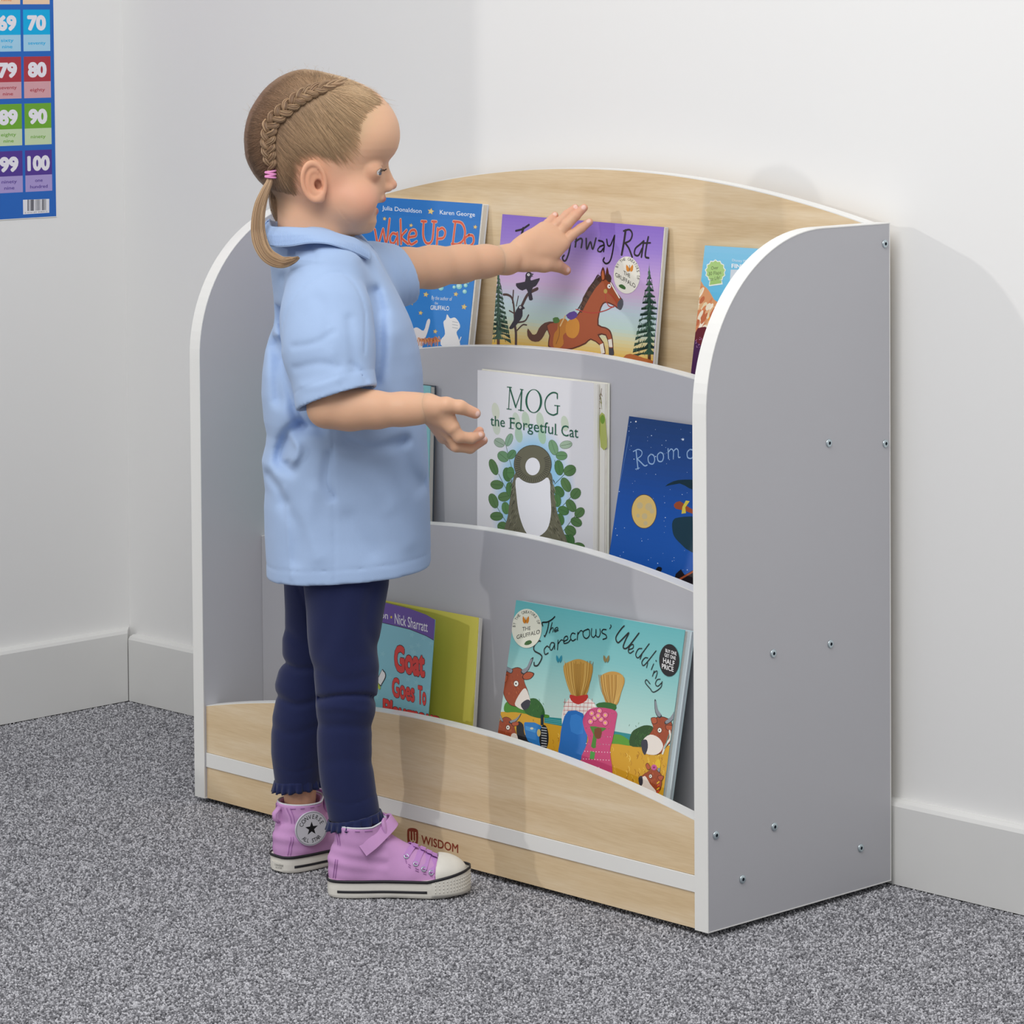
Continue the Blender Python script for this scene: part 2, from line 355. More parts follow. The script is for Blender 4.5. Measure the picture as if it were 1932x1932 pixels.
def arched_panel(name, z_end, z_mid, zb, y0, y1, mat, label=None):
    top = arch(z_end, z_mid, zb); t = .0011
    P = [(top[0][0], zb)] + [(x, z - t) for x, z in top] + [(top[-1][0], zb)]
    p = obj(name, *prism(P, 1, y0, y1), mat, bc, label=label)
    n = len(top); V = []
    for y in (y0, y1): V += [(x, y, z) for x, z in top] + [(x, y, z - t) for x, z in top]
    F = []
    for i in range(n - 1): F += [(i, i + 1, n + i + 1, n + i), (2 * n + i, 3 * n + i, 3 * n + i + 1, 2 * n + i + 1), (i, 2 * n + i, 2 * n + i + 1, i + 1)]
    F += [(0, n, 3 * n, 2 * n), (n - 1, 3 * n - 1, 4 * n - 1, 2 * n - 1)]
    obj('edge_band', V, F, M['edge'], p, label='thin white edging strip'); return p
arched_panel('back_panel', .7635, .8145, ZF, .2905, BD, M['wood'], 'arched maple back panel')
arched_panel('divider', .5460, .5985, .26, .1935, .2115, M['grey'], 'upper grey arched divider')
arched_panel('divider', .3335, .3868, .0647, .0985, .1165, M['grey'], 'lower grey arched divider')
arched_panel('front_panel', .1255, .1702, .0651, .0045, .0220, M['wood'], 'low arched maple front panel')
obj('plinth', *box(T + .0002, BW - T - .0002, .0045, .0220, ZF, .0457), M['wood'], bc)
bevel(obj('shelf', *box(T, BW - T, .0030, .2905, .0462, .0646), M['edge'], bc, label='bottom shelf with white front edge'), .0004)
obj('shelf', *box(T, BW - T, .1165, .1935, .262, .280), M['grey'], bc)
obj('shelf', *box(T, BW - T, .2115, .2905, .478, .496), M['grey'], bc)
for x in (.035, BW - .035):
    for y in (.03, BD - .045):
        a = [2 * math.pi * k / 16 for k in range(16)]
        obj('foot', *prism([(x + .012 * math.cos(t), y + .012 * math.sin(t)) for t in a], 2, 0, ZF), M['foot'], bc)
scr = [(.0133, .1114), (.108, .104), (.2546, .0538), (.0556, .0551), (.1073, .2976), (.2034, .295), (.2017, .5222), (.2997, .5123), (.2996, .7409)]
for sgn, X in ((1, BW), (-1, 0)):
    for i, (y, z) in enumerate(scr):
        m = MB(); n = 20; rr = [(.0047, 0), (.0046, .0007), (.0038, .0012), (.0019, .0013)]; V = []
        for r, d in rr: V += [(X + sgn * d, y + r * math.cos(2 * math.pi * k / n), z + r * math.sin(2 * math.pi * k / n)) for k in range(n)]
        F = [(a * n + k, a * n + (k + 1) % n, (a + 1) * n + (k + 1) % n, (a + 1) * n + k) for a in range(3) for k in range(n)]
        s_ = obj('screw', V, F, M['steel'], bc, smooth=True)
        V = [(X + sgn * .00125, y, z)]; r6 = .0021
        V = [(X + sgn * .0013, y + r6 * math.cos(math.pi * k / 3 + i), z + r6 * math.sin(math.pi * k / 3 + i)) for k in range(6)]
        V += [(X + sgn * .0003, *p[1:]) for p in V]
        obj('socket', V, [tuple(range(6, 12))] + [(k, (k + 1) % 6, 6 + (k + 1) % 6, 6 + k) for k in range(6)], M['hole'], s_)
# maker's mark on the plinth
pl = Plane((0, .0045, 0), (1, 0, 0), (0, 0, 1)); A = Art(pl, (700, 1350, 3.1161)); rb = '#8e3b26'
A.poly([(213, 680), (222, 664), (245, 661), (268, 668), (277, 685), (276, 740), (268, 758), (250, 763), (222, 752), (214, 738)], rb, sm=4)
for P in ([(229, 684), (230, 728), (240, 740), (247, 728), (246, 686)], [(247, 730), (256, 742), (262, 734), (262, 700)]): A.line(P, 8, '#dcc29b')
A.ell((262, 690), 4, 5, '#dcc29b')
A.text('WISDOM', (296, 752), (513, 808), 50, rb, bold=.022)
A.build('printed_logo', bc, M['matte'], label='brown rounded square emblem and brand lettering')

# ------------------------------------------------------------------ books
def book(name, TL, ytop, lean, width, height, thick, zbase, label, group, pcol='#e2dfd6', splay=0, page_lean=None, xoff=0, tilt=0, cover='#ffffff'):
    """paperback leaning back by `lean` degrees; TL = where its top left corner is seen, ytop its depth"""
    d = ray(*TL); q = CP + d * ((ytop - CP[1]) / d[1]); a = math.radians(lean)
    up = np.array([0, math.sin(a), math.cos(a)]); rt = np.array([1.0, 0, 0]); t = math.radians(tilt)
    ux = rt * math.cos(t) + up * math.sin(t); uy = -rt * math.sin(t) + up * math.cos(t)
    if height is None: height = (q[2] - zbase) / uy[2]
    o = q - uy * height; P = Plane(o, ux, uy)
    root = empty(name, P.w((width / 2, 0), -thick / 2), label, 'book', group)
    def slab(n, x0, x1, y0, y1, d0, d1, mat, bend=0, lab=None, fan=0):
        V = []; nx = 9
        for dd in (d0, d1):
            for yy in (y0, y1):
                for i in range(nx):
                    x = x0 + (x1 - x0) * i / (nx - 1); s = (i / (nx - 1))
                    V.append(P.w((x, yy), dd + bend * s * s * 1.0))
        F = []
        g = lambda a, b, i: (a * 2 + b) * nx + i
        for i in range(nx - 1): F += [(g(0, 0, i), g(0, 0, i + 1), g(0, 1, i + 1), g(0, 1, i)), (g(1, 0, i), g(1, 1, i), g(1, 1, i + 1), g(1, 0, i + 1)), (g(0, 0, i), g(1, 0, i), g(1, 0, i + 1), g(0, 0, i + 1)), (g(0, 1, i), g(0, 1, i + 1), g(1, 1, i + 1), g(1, 1, i))]
        F += [(g(0, 0, 0), g(0, 1, 0), g(1, 1, 0), g(1, 0, 0)), (g(0, 0, nx - 1), g(1, 0, nx - 1), g(1, 1, nx - 1), g(0, 1, nx - 1))]
        return obj(n, V, F, mat, root, label=lab)
    return root, P, slab, width, height
def book_mat(n, c): return material(n, c, rough=.35, spec=.45)

ROWS = 'picture books on the top shelf', 'picture books on the middle shelf', 'picture books on the bottom shelf'
# --- orange farm picture book, bottom right
root, P, slab, w, h = book('picture_book', (974, 1132), .084, 11.5, .275, None, .009, .0652, 'landscape picture book with turquoise sky cover and farm animals, bottom shelf right', ROWS[2])
slab('cover', 0, w, 0, h, -.0007, 0, book_mat('cover_sky', '#78bfc2')); slab('pages', .002, w - .001, .001, h - .0015, -.0055, -.0007, M['pages'], bend=0)
slab('back_cover', 0, w + .006, 0, h, -.0105, -.0098, book_mat('cover_pale', '#b8ccd0')); slab('pages', .002, w + .0055, .001, h - .001, -.0098, -.0056, book_mat('page_blue', '#c9d6dc'))
A = Art(P, (900, 1110, 4.493), rect=(0, w, 0, h))
hz = A.q((740, 1150))[1]
A.grad((0, w, hz - .02, h), [(0, '#66b8bc'), (.35, '#86c8c8'), (.7, '#b4dcd4'), (1, '#cfe4dc')], 40)
A.poly([(0, 1060), (330, 1040), (560, 1085), (740, 1140), (1000, 1230), (1200, 1270), (1420, 1310), (1700, 1340), (1700, 1900), (0, 1500)], '#d9a52c')
for k in range(260):
    x = random.uniform(180, 1600); y = 1120 + (x - 180) * .16 + random.uniform(30, 420) 
    if 690 < x < 1140 and y < 1700: continue
    L = random.uniform(18, 46); A.line([(x, y), (x + 10, y + L * .5), (x + 4, y + L)], random.choice([4, 6, 8]), random.choice(['#e8bf48', '#b9801c', '#f0cc60', '#c8922a', '#a86f1a']), sm=2, same=k % 8 > 0)
A.poly([(570, 1088), (745, 1105), (745, 1172), (570, 1140)], '#2c8f92'); A.poly([(1130, 1205), (1330, 1240), (1330, 1295), (1130, 1262)], '#2c8f92')
for y in (1108, 1122, 1138): A.line([(575, y - 3), (740, y + 18)], 3, '#7cc4be', sm=0)
A.poly([(230, 1000), (260, 960), (330, 990), (420, 1010), (540, 1060), (610, 1075), (600, 1100), (520, 1085), (330, 1050), (240, 1050)], '#4f8f2f', 3)
A.poly([(410, 1055), (400, 990), (440, 940), (500, 935), (550, 985), (575, 1050), (560, 1100), (480, 1090)], '#2d6429', 3)
A.poly([(1120, 1250), (1210, 1240), (1300, 1295), (1310, 1335), (1200, 1320), (1120, 1310)], '#5d9e35', 3)
A.poly([(1295, 1330), (1310, 1225), (1370, 1180), (1440, 1160), (1500, 1190), (1480, 1330), (1400, 1345)], '#2c5226', 3)
for k in range(70):
    x, y = random.choice([(random.gauss(490, 40), random.gauss(1020, 35)), (random.gauss(1390, 45), random.gauss(1260, 40))]); A.line([(x, y), (x + random.uniform(-12, 12), y - 16)], 4, random.choice(['#1d451d', '#4a8038', '#386b2c']), sm=0, same=k % 6 > 0)
# tractor
A.poly([(345, 1130), (392, 1155), (405, 1240), (470, 1285), (510, 1350), (480, 1375), (370, 1310), (335, 1220)], '#23252b', 3)
A.poly([(400, 1145), (430, 1135), (545, 1165), (540, 1350), (500, 1340), (430, 1290), (405, 1210)], '#2b7fca', 2); A.poly([(410, 1165), (500, 1190), (498, 1225), (412, 1200)], '#4a9ada'); A.ell((465, 1188), 14, 10, '#d8d4c0')
A.poly([(540, 1075), (565, 1070), (565, 1160), (540, 1160)], '#1f3440'); A.ell((568, 1265), 40, 108, '#20242a')
for k in range(9): A.line([(548, 1180 + 22 * k), (590, 1186 + 22 * k)], 7, '#c6ccd0', sm=0, same=k > 0)
A.ell((525, 1225), 16, 32, '#d9c27a'); A.ell((450, 1335), 28, 30, '#2a2c30'); A.ell((450, 1335), 11, 12, '#b83a30')
# cows
BR, DK = '#a14a2a', '#3b1c12'
def cow(head, muzzle, nose, horns, ear, eye, r=22):
    A.poly([(p[0], p[1]) for p in head], DK, 3); c = np.mean(head, 0)
    A.poly([tuple(c + (np.array(p) - c) * .97) for p in head], BR, 3)
    for k in range(60):
        a = random.uniform(0, 6.28); q = c + (np.array(random.choice(head)) - c) * random.uniform(.1, .85); A.line([tuple(q), (q[0] + 4, q[1] + 18)], 4, random.choice(['#b85c34', '#8a3a20', '#c46a3c']), sm=0, same=k % 6 > 0)
    A.poly(muzzle, '#efe6dc', 3); A.poly(nose, '#3a3a46', 3)
    for hh in horns: A.poly(hh, '#2f3338', 3); cc = np.mean(hh, 0); A.poly([tuple(cc + (np.array(p) - cc) * .84) for p in hh], '#8f949c', 3)
    for e in ear: A.poly(e, DK, 3); cc = np.mean(e, 0); A.poly([tuple(cc + (np.array(p) - cc) * .85) for p in e], '#b85a38', 3)
    A.ell(eye, r, r * 1.25, '#222'); A.ell(eye, r - 3, r * 1.25 - 4, '#f6f4ea'); A.ell((eye[0] - 2, eye[1]), r * .3, r * .36, '#111')
cow([(238, 720), (280, 690), (345, 668), (392, 700), (402, 790), (432, 870), (452, 960), (430, 1010), (395, 1030), (340, 1008), (275, 985), (226, 900), (228, 800)], [(322, 975), (372, 880), (415, 850), (452, 950), (440, 1005), (400, 1030), (350, 1012)], [(372, 985), (420, 945), (452, 955), (440, 1008), (400, 1032)], [[(372, 712), (395, 730), (440, 690), (480, 590), (455, 600), (425, 665), (385, 690)], [(242, 655), (252, 700), (292, 722), (305, 690), (262, 668)]], [[(385, 742), (430, 706), (487, 722), (455, 768), (400, 775)], [(232, 745), (262, 735), (250, 790), (232, 800)]], (333, 808))
cow([(180, 1150), (230, 1092), (285, 1105), (318, 1180), (345, 1285), (335, 1310), (240, 1275), (160, 1255)], [(295, 1235), (335, 1235), (350, 1290), (335, 1312), (290, 1290)], [(325, 1285), (350, 1285), (342, 1312)], [[(188, 1060), (202, 1120), (225, 1135), (212, 1095), (196, 1062)], [(272, 1128), (330, 1105), (378, 1058), (345, 1118), (290, 1148)]], [[(295, 1140), (350, 1130), (355, 1160), (305, 1168)]], (264, 1180), 18)
cow([(1480, 1120), (1560, 1085), (1650, 1130), (1665, 1270), (1610, 1340), (1560, 1400), (1490, 1412), (1410, 1385), (1398, 1300), (1460, 1240), (1495, 1180)], [(1408, 1290), (1470, 1240), (1545, 1270), (1580, 1340), (1540, 1400), (1480, 1412), (1412, 1385)], [(1396, 1295), (1440, 1285), (1450, 1350), (1425, 1412), (1400, 1370)], [[(1506, 950), (1512, 1050), (1545, 1100), (1568, 1080), (1535, 1030), (1518, 950)], [(1592, 1130), (1640, 1095), (1680, 1035), (1668, 1110), (1605, 1155)]], [[(1475, 1100), (1520, 1095), (1530, 1140), (1490, 1150)], [(1600, 1160), (1660, 1165), (1650, 1205), (1610, 1200)]], (1550, 1203), 19)
A.line([(1635, 1210), (1640, 1270), (1600, 1330), (1575, 1400)], 20, '#e8e4d8'); A.line([(1630, 1240), (1610, 1300), (1590, 1360)], 8, '#3d9a90')
cow([(1440, 1560), (1500, 1530), (1565, 1580), (1560, 1700), (1500, 1745), (1420, 1700), (1372, 1640), (1400, 1590)], [(1380, 1640), (1425, 1590), (1470, 1660), (1520, 1720), (1500, 1745), (1430, 1710)], [(1370, 1610), (1400, 1590), (1408, 1650), (1385, 1680)], [[(1530, 1545), (1545, 1510), (1555, 1500), (1552, 1560)]], [[(1430, 1500), (1450, 1480), (1475, 1525), (1450, 1540)], [(1535, 1590), (1585, 1590), (1570, 1630), (1540, 1620)]], (1473, 1593), 15)
A.poly([(1508, 1500), (1530, 1450), (1556, 1462), (1552, 1525)], '#e8c02c', 2); A.ell((1503, 1518), 24, 24, '#c85aa0'); A.ell((1503, 1518), 9, 9, '#8a2f68')
for k in range(5): A.line([(1545, 1640 + 26 * k), (1530, 1652 + 26 * k)], 12, '#e2532c' if k % 2 else '#f0c032', sm=0)
# two plain wheat sheaves wrapped in cloth: one blue with a checked band, one pink with dots
A.poly([(800, 900), (755, 780), (735, 660), (790, 620), (860, 600), (930, 620), (985, 670), (960, 800), (930, 900), (860, 950)], '#c79a4c', 3)
for k in range(26):
    x = 765 + k * 8; A.line([(860 + (x - 865) * .4, 930), (x, 780), (x + (x - 865) * .22, 630 + random.uniform(-14, 14))], 5, random.choice(['#a97a30', '#dcb668', '#8d6426']), sm=3, same=k % 4 > 0)
A.poly([(740, 1000), (790, 930), (870, 915), (960, 940), (1010, 1000), (990, 1060), (930, 1100), (780, 1100), (735, 1180), (720, 1100)], '#f2ece6', 2)
for k in range(8): A.line([(748 + 33 * k, 935), (738 + 33 * k, 1080)], 4, '#c8605a', sm=0, same=k > 0)
for k in range(4): A.line([(735, 965 + 34 * k), (1000, 975 + 34 * k)], 4, '#c8605a', sm=0, same=k > 0)
A.poly([(775, 1040), (900, 1060), (935, 1200), (925, 1350), (860, 1480), (700, 1440), (705, 1300), (725, 1150)], '#2c74c4', 2); A.poly([(800, 1075), (890, 1090), (900, 1230), (800, 1215)], '#3b86d4', 2)
A.poly([(790, 900), (850, 915), (940, 900), (930, 950), (860, 985), (800, 950)], '#c63a34', 2)
A.poly([(1080, 930), (1055, 830), (1050, 750), (1100, 715), (1160, 705), (1220, 725), (1255, 780), (1225, 880), (1190, 985), (1110, 985)], '#c9994a', 3)
for k in range(20):
    x = 1050 + k * 9; A.line([(1145 + (x - 1140) * .4, 975), (x + 4, 860), (x + (x - 1140) * .18, 735)], 5, random.choice(['#a97a30', '#dcb668', '#8d6426']), sm=3, same=k % 4 > 0)
A.poly([(1010, 985), (1080, 965), (1180, 985), (1165, 1040), (1060, 1035)], '#2f6a2c', 2)
A.poly([(900, 1110), (950, 1030), (1040, 1010), (1180, 1040), (1180, 1130), (1150, 1290), (1130, 1380), (1150, 1560), (1090, 1570), (885, 1480), (945, 1290), (915, 1200)], '#d04c7e', 3)
for k in range(90):
    x, y = 905 + 24 * (k % 12) + 12 * ((k // 12) % 2), 1050 + 66 * (k // 12)
    if (y < 1100 or x < 1140) and x > 895 + max(0, (1480 - y) * .1): A.ell((x, y + (x - 900) * .05), 4, 5, '#f6d6e2', n=6, same=k % 12 > 0)
for i, (x, y) in enumerate([(975, 1060), (1040, 1040), (1090, 1075), (1000, 1100), (1055, 1110), (965, 1130), (1090, 1140), (1030, 1080)]):
    A.ell((x, y), 26, 27, '#8f2450'); A.ell((x, y), 22, 23, '#ef86a8'); A.ell((x, y), 9, 9, '#f7d36a')
A.poly([(960, 1170), (1050, 1180), (1100, 1190), (1020, 1250), (1010, 1350), (970, 1340), (990, 1240)], '#4d8a34', 2); A.poly([(965, 1380), (1005, 1390), (995, 1450), (958, 1445)], '#4fa54a'); A.poly([(1000, 1190), (1060, 1190), (1050, 1270), (1005, 1265)], '#7a4726', 2)
# lettering
def script(P, wd=11, col='#141414'): A.line(P, wd, col)
script([(560, 318), (556, 290), (600, 285), (640, 262), (662, 240)]); script([(612, 288), (600, 350), (578, 408), (572, 400)], 10)
script([(640, 290), (628, 335), (616, 378)], 8); script([(620, 360), (642, 332), (650, 350), (645, 370)], 7); script([(660, 358), (688, 345), (682, 330), (662, 345), (662, 368), (692, 356)], 7)
script([(540, 448), (520, 448), (486, 490), (490, 530), (540, 560), (552, 590), (520, 650), (490, 655), (486, 628)], 12)
script([(612, 500), (595, 490), (572, 520), (580, 560), (606, 548)], 10); script([(655, 462), (632, 462), (618, 500), (632, 525), (655, 490), (660, 465), (660, 515)], 9)
script([(690, 440), (685, 520)], 9); script([(690, 470), (715, 438), (730, 440)], 8); script([(740, 450), (772, 430), (765, 405), (742, 420), (740, 465), (775, 458), (795, 435)], 9)
script([(835, 385), (810, 380), (795, 415), (812, 445), (840, 430)], 9); script([(858, 372), (852, 435)], 9); script([(858, 390), (882, 358), (898, 365)], 8)
A.line([(945, 345), (905, 365), (905, 405), (930, 425), (955, 400), (955, 355), (940, 345)], 9, '#141414'); script([(975, 340), (972, 395), (990, 415), (1010, 390), (1012, 345), (1012, 400), (1035, 412), (1048, 380), (1045, 345)], 8)
script([(1098, 350), (1070, 350), (1062, 375), (1095, 395), (1100, 420), (1070, 432)], 9); script([(1135, 310), (1140, 322), (1128, 342)], 8)
script([(1250, 318), (1222, 348), (1180, 415), (1195, 460), (1225, 440), (1290, 375), (1260, 440), (1242, 500), (1280, 500), (1375, 380)], 12)
script([(1290, 520), (1325, 505), (1325, 475), (1298, 490), (1285, 530), (1300, 550), (1330, 530)], 9); script([(1400, 510), (1370, 515), (1348, 560), (1365, 590), (1395, 560), (1462, 470)], 9); script([(1400, 560), (1385, 600)], 9)
script([(1450, 590), (1425, 590), (1400, 625), (1412, 655), (1445, 625), (1520, 530)], 9); script([(1450, 630), (1440, 672)], 8); script([(1500, 640), (1480, 690)], 8); script([(1520, 612), (1522, 618)], 10)
script([(1505, 700), (1490, 745)], 8); script([(1498, 720), (1525, 700), (1530, 720), (1515, 765)], 8); script([(1555, 770), (1530, 775), (1515, 810), (1535, 830), (1568, 800)], 8); script([(1572, 790), (1560, 840), (1500, 880), (1470, 850), (1430, 800), (1440, 775), (1470, 810)], 8)
A.ell((425, 340), 127, 166, '#e9ead8', n=40)
A.text('THE', (388, 362), (458, 354), 34, '#2a2a26', bold=.01); A.text('GRUFFALO', (340, 432), (536, 384), 36, '#2a2a26', bold=.01)
def arc_text(t, c, rx, ry, a0, a1, size, col):
    n = len(t); 
    for i, ch in enumerate(t):
        if ch == ' ': continue
        a = math.radians(a0 + (a1 - a0) * i / (n - 1)); p = np.array([c[0] + rx * math.sin(a), c[1] - ry * math.cos(a)]); d = np.array([rx * math.cos(a), ry * math.sin(a)]); d /= np.linalg.norm(d); wd = size * .62
        # each glyph turned to follow the ring
        V, F = glyphs(ch, .01); A.z += A.step; base = A.n; V0 = V[:, 0].min()
        O_ = A.q(p - d * wd / 2); X_ = A.q(p + d * wd / 2); up = np.array([d[1], -d[0]]); Y_ = A.q(p - d * wd / 2 + up * size)
        L = max(V[:, 0].max() - V0, .25)
        for x, y, k in V: A.V.append(A.p.w(O_ + (X_ - O_) * (x - V0) / L + (Y_ - O_) * y / .72, A.z + k * GZ))
        A.n += len(V)
        for f in F: A.F.append(tuple(k + base for k in f)); A.col.append(lin(col))
arc_text('BY THE CREATORS OF', (425, 340), 96, 128, -82, 72, 24, '#2a2a26')
for s_ in (-1, 1): A.poly([(418, 275), (418 + s_ * 24, 235), (418 + s_ * 26, 280), (418 + s_ * 10, 300)], '#d9882a', 2)
A.line([(418, 250), (417, 298)], 5, '#2a2118', sm=0); A.poly([(405, 478), (420, 450), (455, 440), (470, 460), (440, 480)], '#3f6a35', 2)
A.ell((1633, 610), 85, 137, '#15151a', n=40)
for t, y, h_ in (('BUY ONE', 552, 30), ('GET ONE', 590, 30), ('HALF', 642, 44), ('PRICE', 690, 42)): A.text(t, (1600 - (y - 560) * .22, y - 12), (1694 - (y - 560) * .18, y + 18), h_, '#f0f0f0', bold=.02)
for c_, cc in (((700, 600), '#2f8fa8'), ((1100, 600), '#8a7a4a')):
    for s_ in (-1, 1): A.poly([c_, (c_[0] + s_ * 22, c_[1] - 34), (c_[0] + s_ * 24, c_[1] + 4), (c_[0] + s_ * 8, c_[1] + 30)], cc, 2)
A.build('cover_print', root)

# --- purple landscape book, top centre
root, P, slab, w, h = book('picture_book', (948, 404), .2825, 6, .2842, None, .006, .4965, 'landscape picture book with purple sky and galloping horse, top shelf centre', ROWS[0], tilt=-1.0)
slab('cover', 0, w, 0, h, -.0006, 0, book_mat('cover_violet', '#9d83cf')); slab('pages', .002, w + .0015, .001, h - .001, -.0045, -.0006, M['pages']); slab('back_cover', 0, w + .003, 0, h, -.0052, -.0045, book_mat('cover_grey', '#c4c4c0'))
A = Art(P, (680, 360, 3.22), rect=(0, w, 0, h))
A.grad((0, w, 0, h), [(0, '#8a6ac8'), (.12, '#9d80d2'), (.25, '#c4a4da'), (.33, '#cdb2d4'), (.42, '#bccfd8'), (.5, '#bcd4cc'), (.56, '#d9cf9c'), (.64, '#e2b646'), (1, '#d49a2c')], 60)
def fir(cx, y0, y1, hw, lean=0):
    A.line([(cx, y1 - 90), (cx + lean, y1 + 30)], 26, '#5a3320', sm=0)
    for i in range(15):
        t = i / 14; y = y0 + (y1 - y0) * t * .9; r = hw * (.06 + .94 * t); c_ = '#27433a' if i % 2 else '#32523f'
        pts = [(cx, y - 26)]
        for s_ in (1,):
            for j in range(6): pts += [(cx + r * (j + 1) / 6, y + 18 + 44 * (j + 1) / 6 * (.6 + t * .5)), (cx + r * (j + .7) / 6, y + 6 + 34 * (j + 1) / 6)]
        for j in range(5, -1, -1): pts += [(cx - r * (j + .7) / 6, y + 6 + 34 * (j + 1) / 6), (cx - r * (j + 1) / 6, y + 18 + 44 * (j + 1) / 6 * (.6 + t * .5))]
        A.poly(pts, c_)
    for k in range(120):
        t = random.random(); x = cx + random.uniform(-1, 1) * hw * t * .9; y = y0 + (y1 - y0) * t; A.line([(x, y), (x + (x - cx) * .12, y + 20)], 4, random.choice(['#3f6550', '#1c3329', '#4d735c']), sm=0, same=k % 10 > 0)
fir(1755, 455, 1010, 108); fir(838, 470, 905, 78)
A.poly([(1600, 1010), (1640, 990), (1720, 1015), (1790, 1040), (1790, 1100), (1600, 1060)], '#b5642c', 2)
TB = '#4b3330'
for P2, wd in (([(945, 960), (945, 860), (938, 800), (960, 740), (985, 690), (1010, 640), (1035, 615), (1075, 595)], 20), ([(938, 790), (932, 700), (920, 650), (895, 632), (870, 630)], 14), ([(925, 680), (930, 605)], 10), ([(958, 800), (1000, 790), (1022, 755)], 10), ([(950, 850), (985, 815), (1010, 815)], 9), ([(905, 728), (935, 745)], 8), ([(1035, 610), (1050, 580)], 7), ([(948, 700), (960, 640)], 7)): A.line(P2, wd, TB)
CRW = '#2c2533'
A.poly([(1003, 512), (1016, 494), (1036, 496), (1046, 515), (1035, 528), (1038, 545), (1090, 530), (1078, 560), (1064, 580), (1044, 590), (1040, 620), (1048, 660), (1026, 664), (1020, 625), (1008, 596), (985, 606), (955, 590), (946, 562), (1000, 552)], CRW, 2)
A.poly([(1036, 500), (1055, 505), (1042, 515), (1052, 522), (1036, 520)], '#4a4450'); A.ell((1022, 510), 8, 8, '#e8e8e8'); A.ell((1023, 510), 3, 3, '#111')
A.poly([(955, 712), (968, 695), (988, 700), (1000, 716), (985, 722), (985, 760), (960, 800), (925, 838), (903, 834), (930, 790), (940, 740)], CRW, 2); A.ell((972, 708), 7, 7, '#e8e8e8'); A.ell((973, 708), 3, 3, '#111')
HB = '#a4502c'
A.poly([(1175, 795), (1120, 802), (1085, 835), (1070, 868), (1045, 872), (1018, 835), (1015, 880), (1040, 912), (1085, 915), (1115, 880), (1130, 850), (1160, 838)], '#5e3828', 2)
A.poly([(1130, 815), (1180, 795), (1260, 800), (1310, 760), (1345, 710), (1375, 650), (1430, 570), (1462, 540), (1500, 530), (1530, 560), (1560, 620), (1592, 660), (1594, 700), (1572, 722), (1545, 702), (1500, 682), (1475, 690), (1455, 740), (1448, 812), (1490, 828), (1520, 850), (1534, 900), (1538, 960), (1541, 996), (1512, 996), (1508, 940), (1490, 880), (1450, 880), (1478, 920), (1490, 990), (1462, 990), (1455, 940), (1400, 905), (1370, 930), (1290, 962), (1200, 968), (1140, 945), (1148, 880)], '#5a2614', 2)
A.poly([(1136, 820), (1182, 801), (1262, 806), (1316, 764), (1352, 714), (1382, 654), (1434, 578), (1464, 546), (1498, 537), (1526, 564), (1555, 624), (1586, 662), (1588, 698), (1572, 714), (1547, 694), (1500, 674), (1470, 684), (1449, 740), (1440, 818), (1488, 836), (1514, 856), (1528, 902), (1532, 960), (1534, 990), (1518, 990), (1514, 940), (1494, 872), (1440, 872), (1472, 924), (1482, 984), (1468, 984), (1461, 936), (1400, 897), (1366, 922), (1288, 954), (1200, 960), (1147, 940), (1154, 880)], HB, 2)
A.poly([(1465, 545), (1460, 500), (1474, 462), (1486, 490), (1488, 540)], '#5a2614', 2); A.poly([(1488, 540), (1492, 495), (1500, 462), (1510, 500), (1505, 535)], '#5a2614', 2); A.poly([(1469, 540), (1466, 505), (1474, 480), (1481, 505), (1482, 535)], '#c46a3c', 2)
A.poly([(1334, 735), (1352, 650), (1385, 590), (1420, 545), (1462, 515), (1466, 550), (1430, 590), (1398, 640), (1370, 690), (1345, 742)], '#4a3024', 1)
for k in range(30):
    t = k / 29; x = 1345 + 115 * t; y = 725 - 200 * t; A.line([(x, y), (x - 16, y - 14), (x - 24, y - 4)], 6, random.choice(['#5c3c2a', '#3a241a']), sm=2, same=k % 5 > 0)
A.poly([(1490, 505), (1512, 505), (1526, 530), (1518, 556), (1498, 545)], '#4a3024', 2)
A.poly([(1560, 700), (1568, 672), (1592, 655), (1598, 690), (1584, 722), (1568, 720)], '#55555e', 2); A.line([(1522, 560), (1550, 610), (1574, 650)], 9, '#f0ece4')
A.ell((1512, 580), 11, 14, '#f4f4f0'); A.ell((1514, 581), 4, 5, '#111')
for P2 in ([(1488, 600), (1490, 660)], [(1488, 606), (1540, 650), (1560, 700)], [(1490, 660), (1510, 700), (1540, 706)], [(1310, 720), (1400, 742), (1480, 730), (1545, 700)]): A.line(P2, 6, '#b03a2e')
A.ell((1490, 610), 11, 14, '#b89a4a')
A.poly([(1455, 935), (1475, 925), (1486, 985), (1464, 990)], '#e6e0d4'); A.poly([(1505, 905), (1528, 900), (1533, 950), (1512, 950)], '#e6e0d4'); A.poly([(1510, 955), (1536, 955), (1541, 998), (1510, 998)], '#3c3c44'); 
OR = '#c07a26'
A.poly([(1205, 790), (1240, 775), (1262, 800), (1258, 850), (1232, 880), (1235, 930), (1200, 960), (1172, 940), (1178, 870), (1198, 840)], OR, 3); A.poly([(1255, 800), (1300, 770), (1330, 800), (1328, 860), (1300, 895), (1262, 885), (1248, 850)], '#ce8a30', 3)
A.line([(1245, 760), (1215, 820)], 9, '#e2c28a', sm=0); A.line([(1205, 800), (1210, 870), (1190, 930)], 5, '#8a5418'); A.poly([(1250, 755), (1300, 730), (1320, 760), (1280, 785)], '#5a3a90', 2); A.poly([(1170, 775), (1200, 768), (1212, 795), (1180, 805)], '#4c7a34', 2)
BK = '#1e171c'
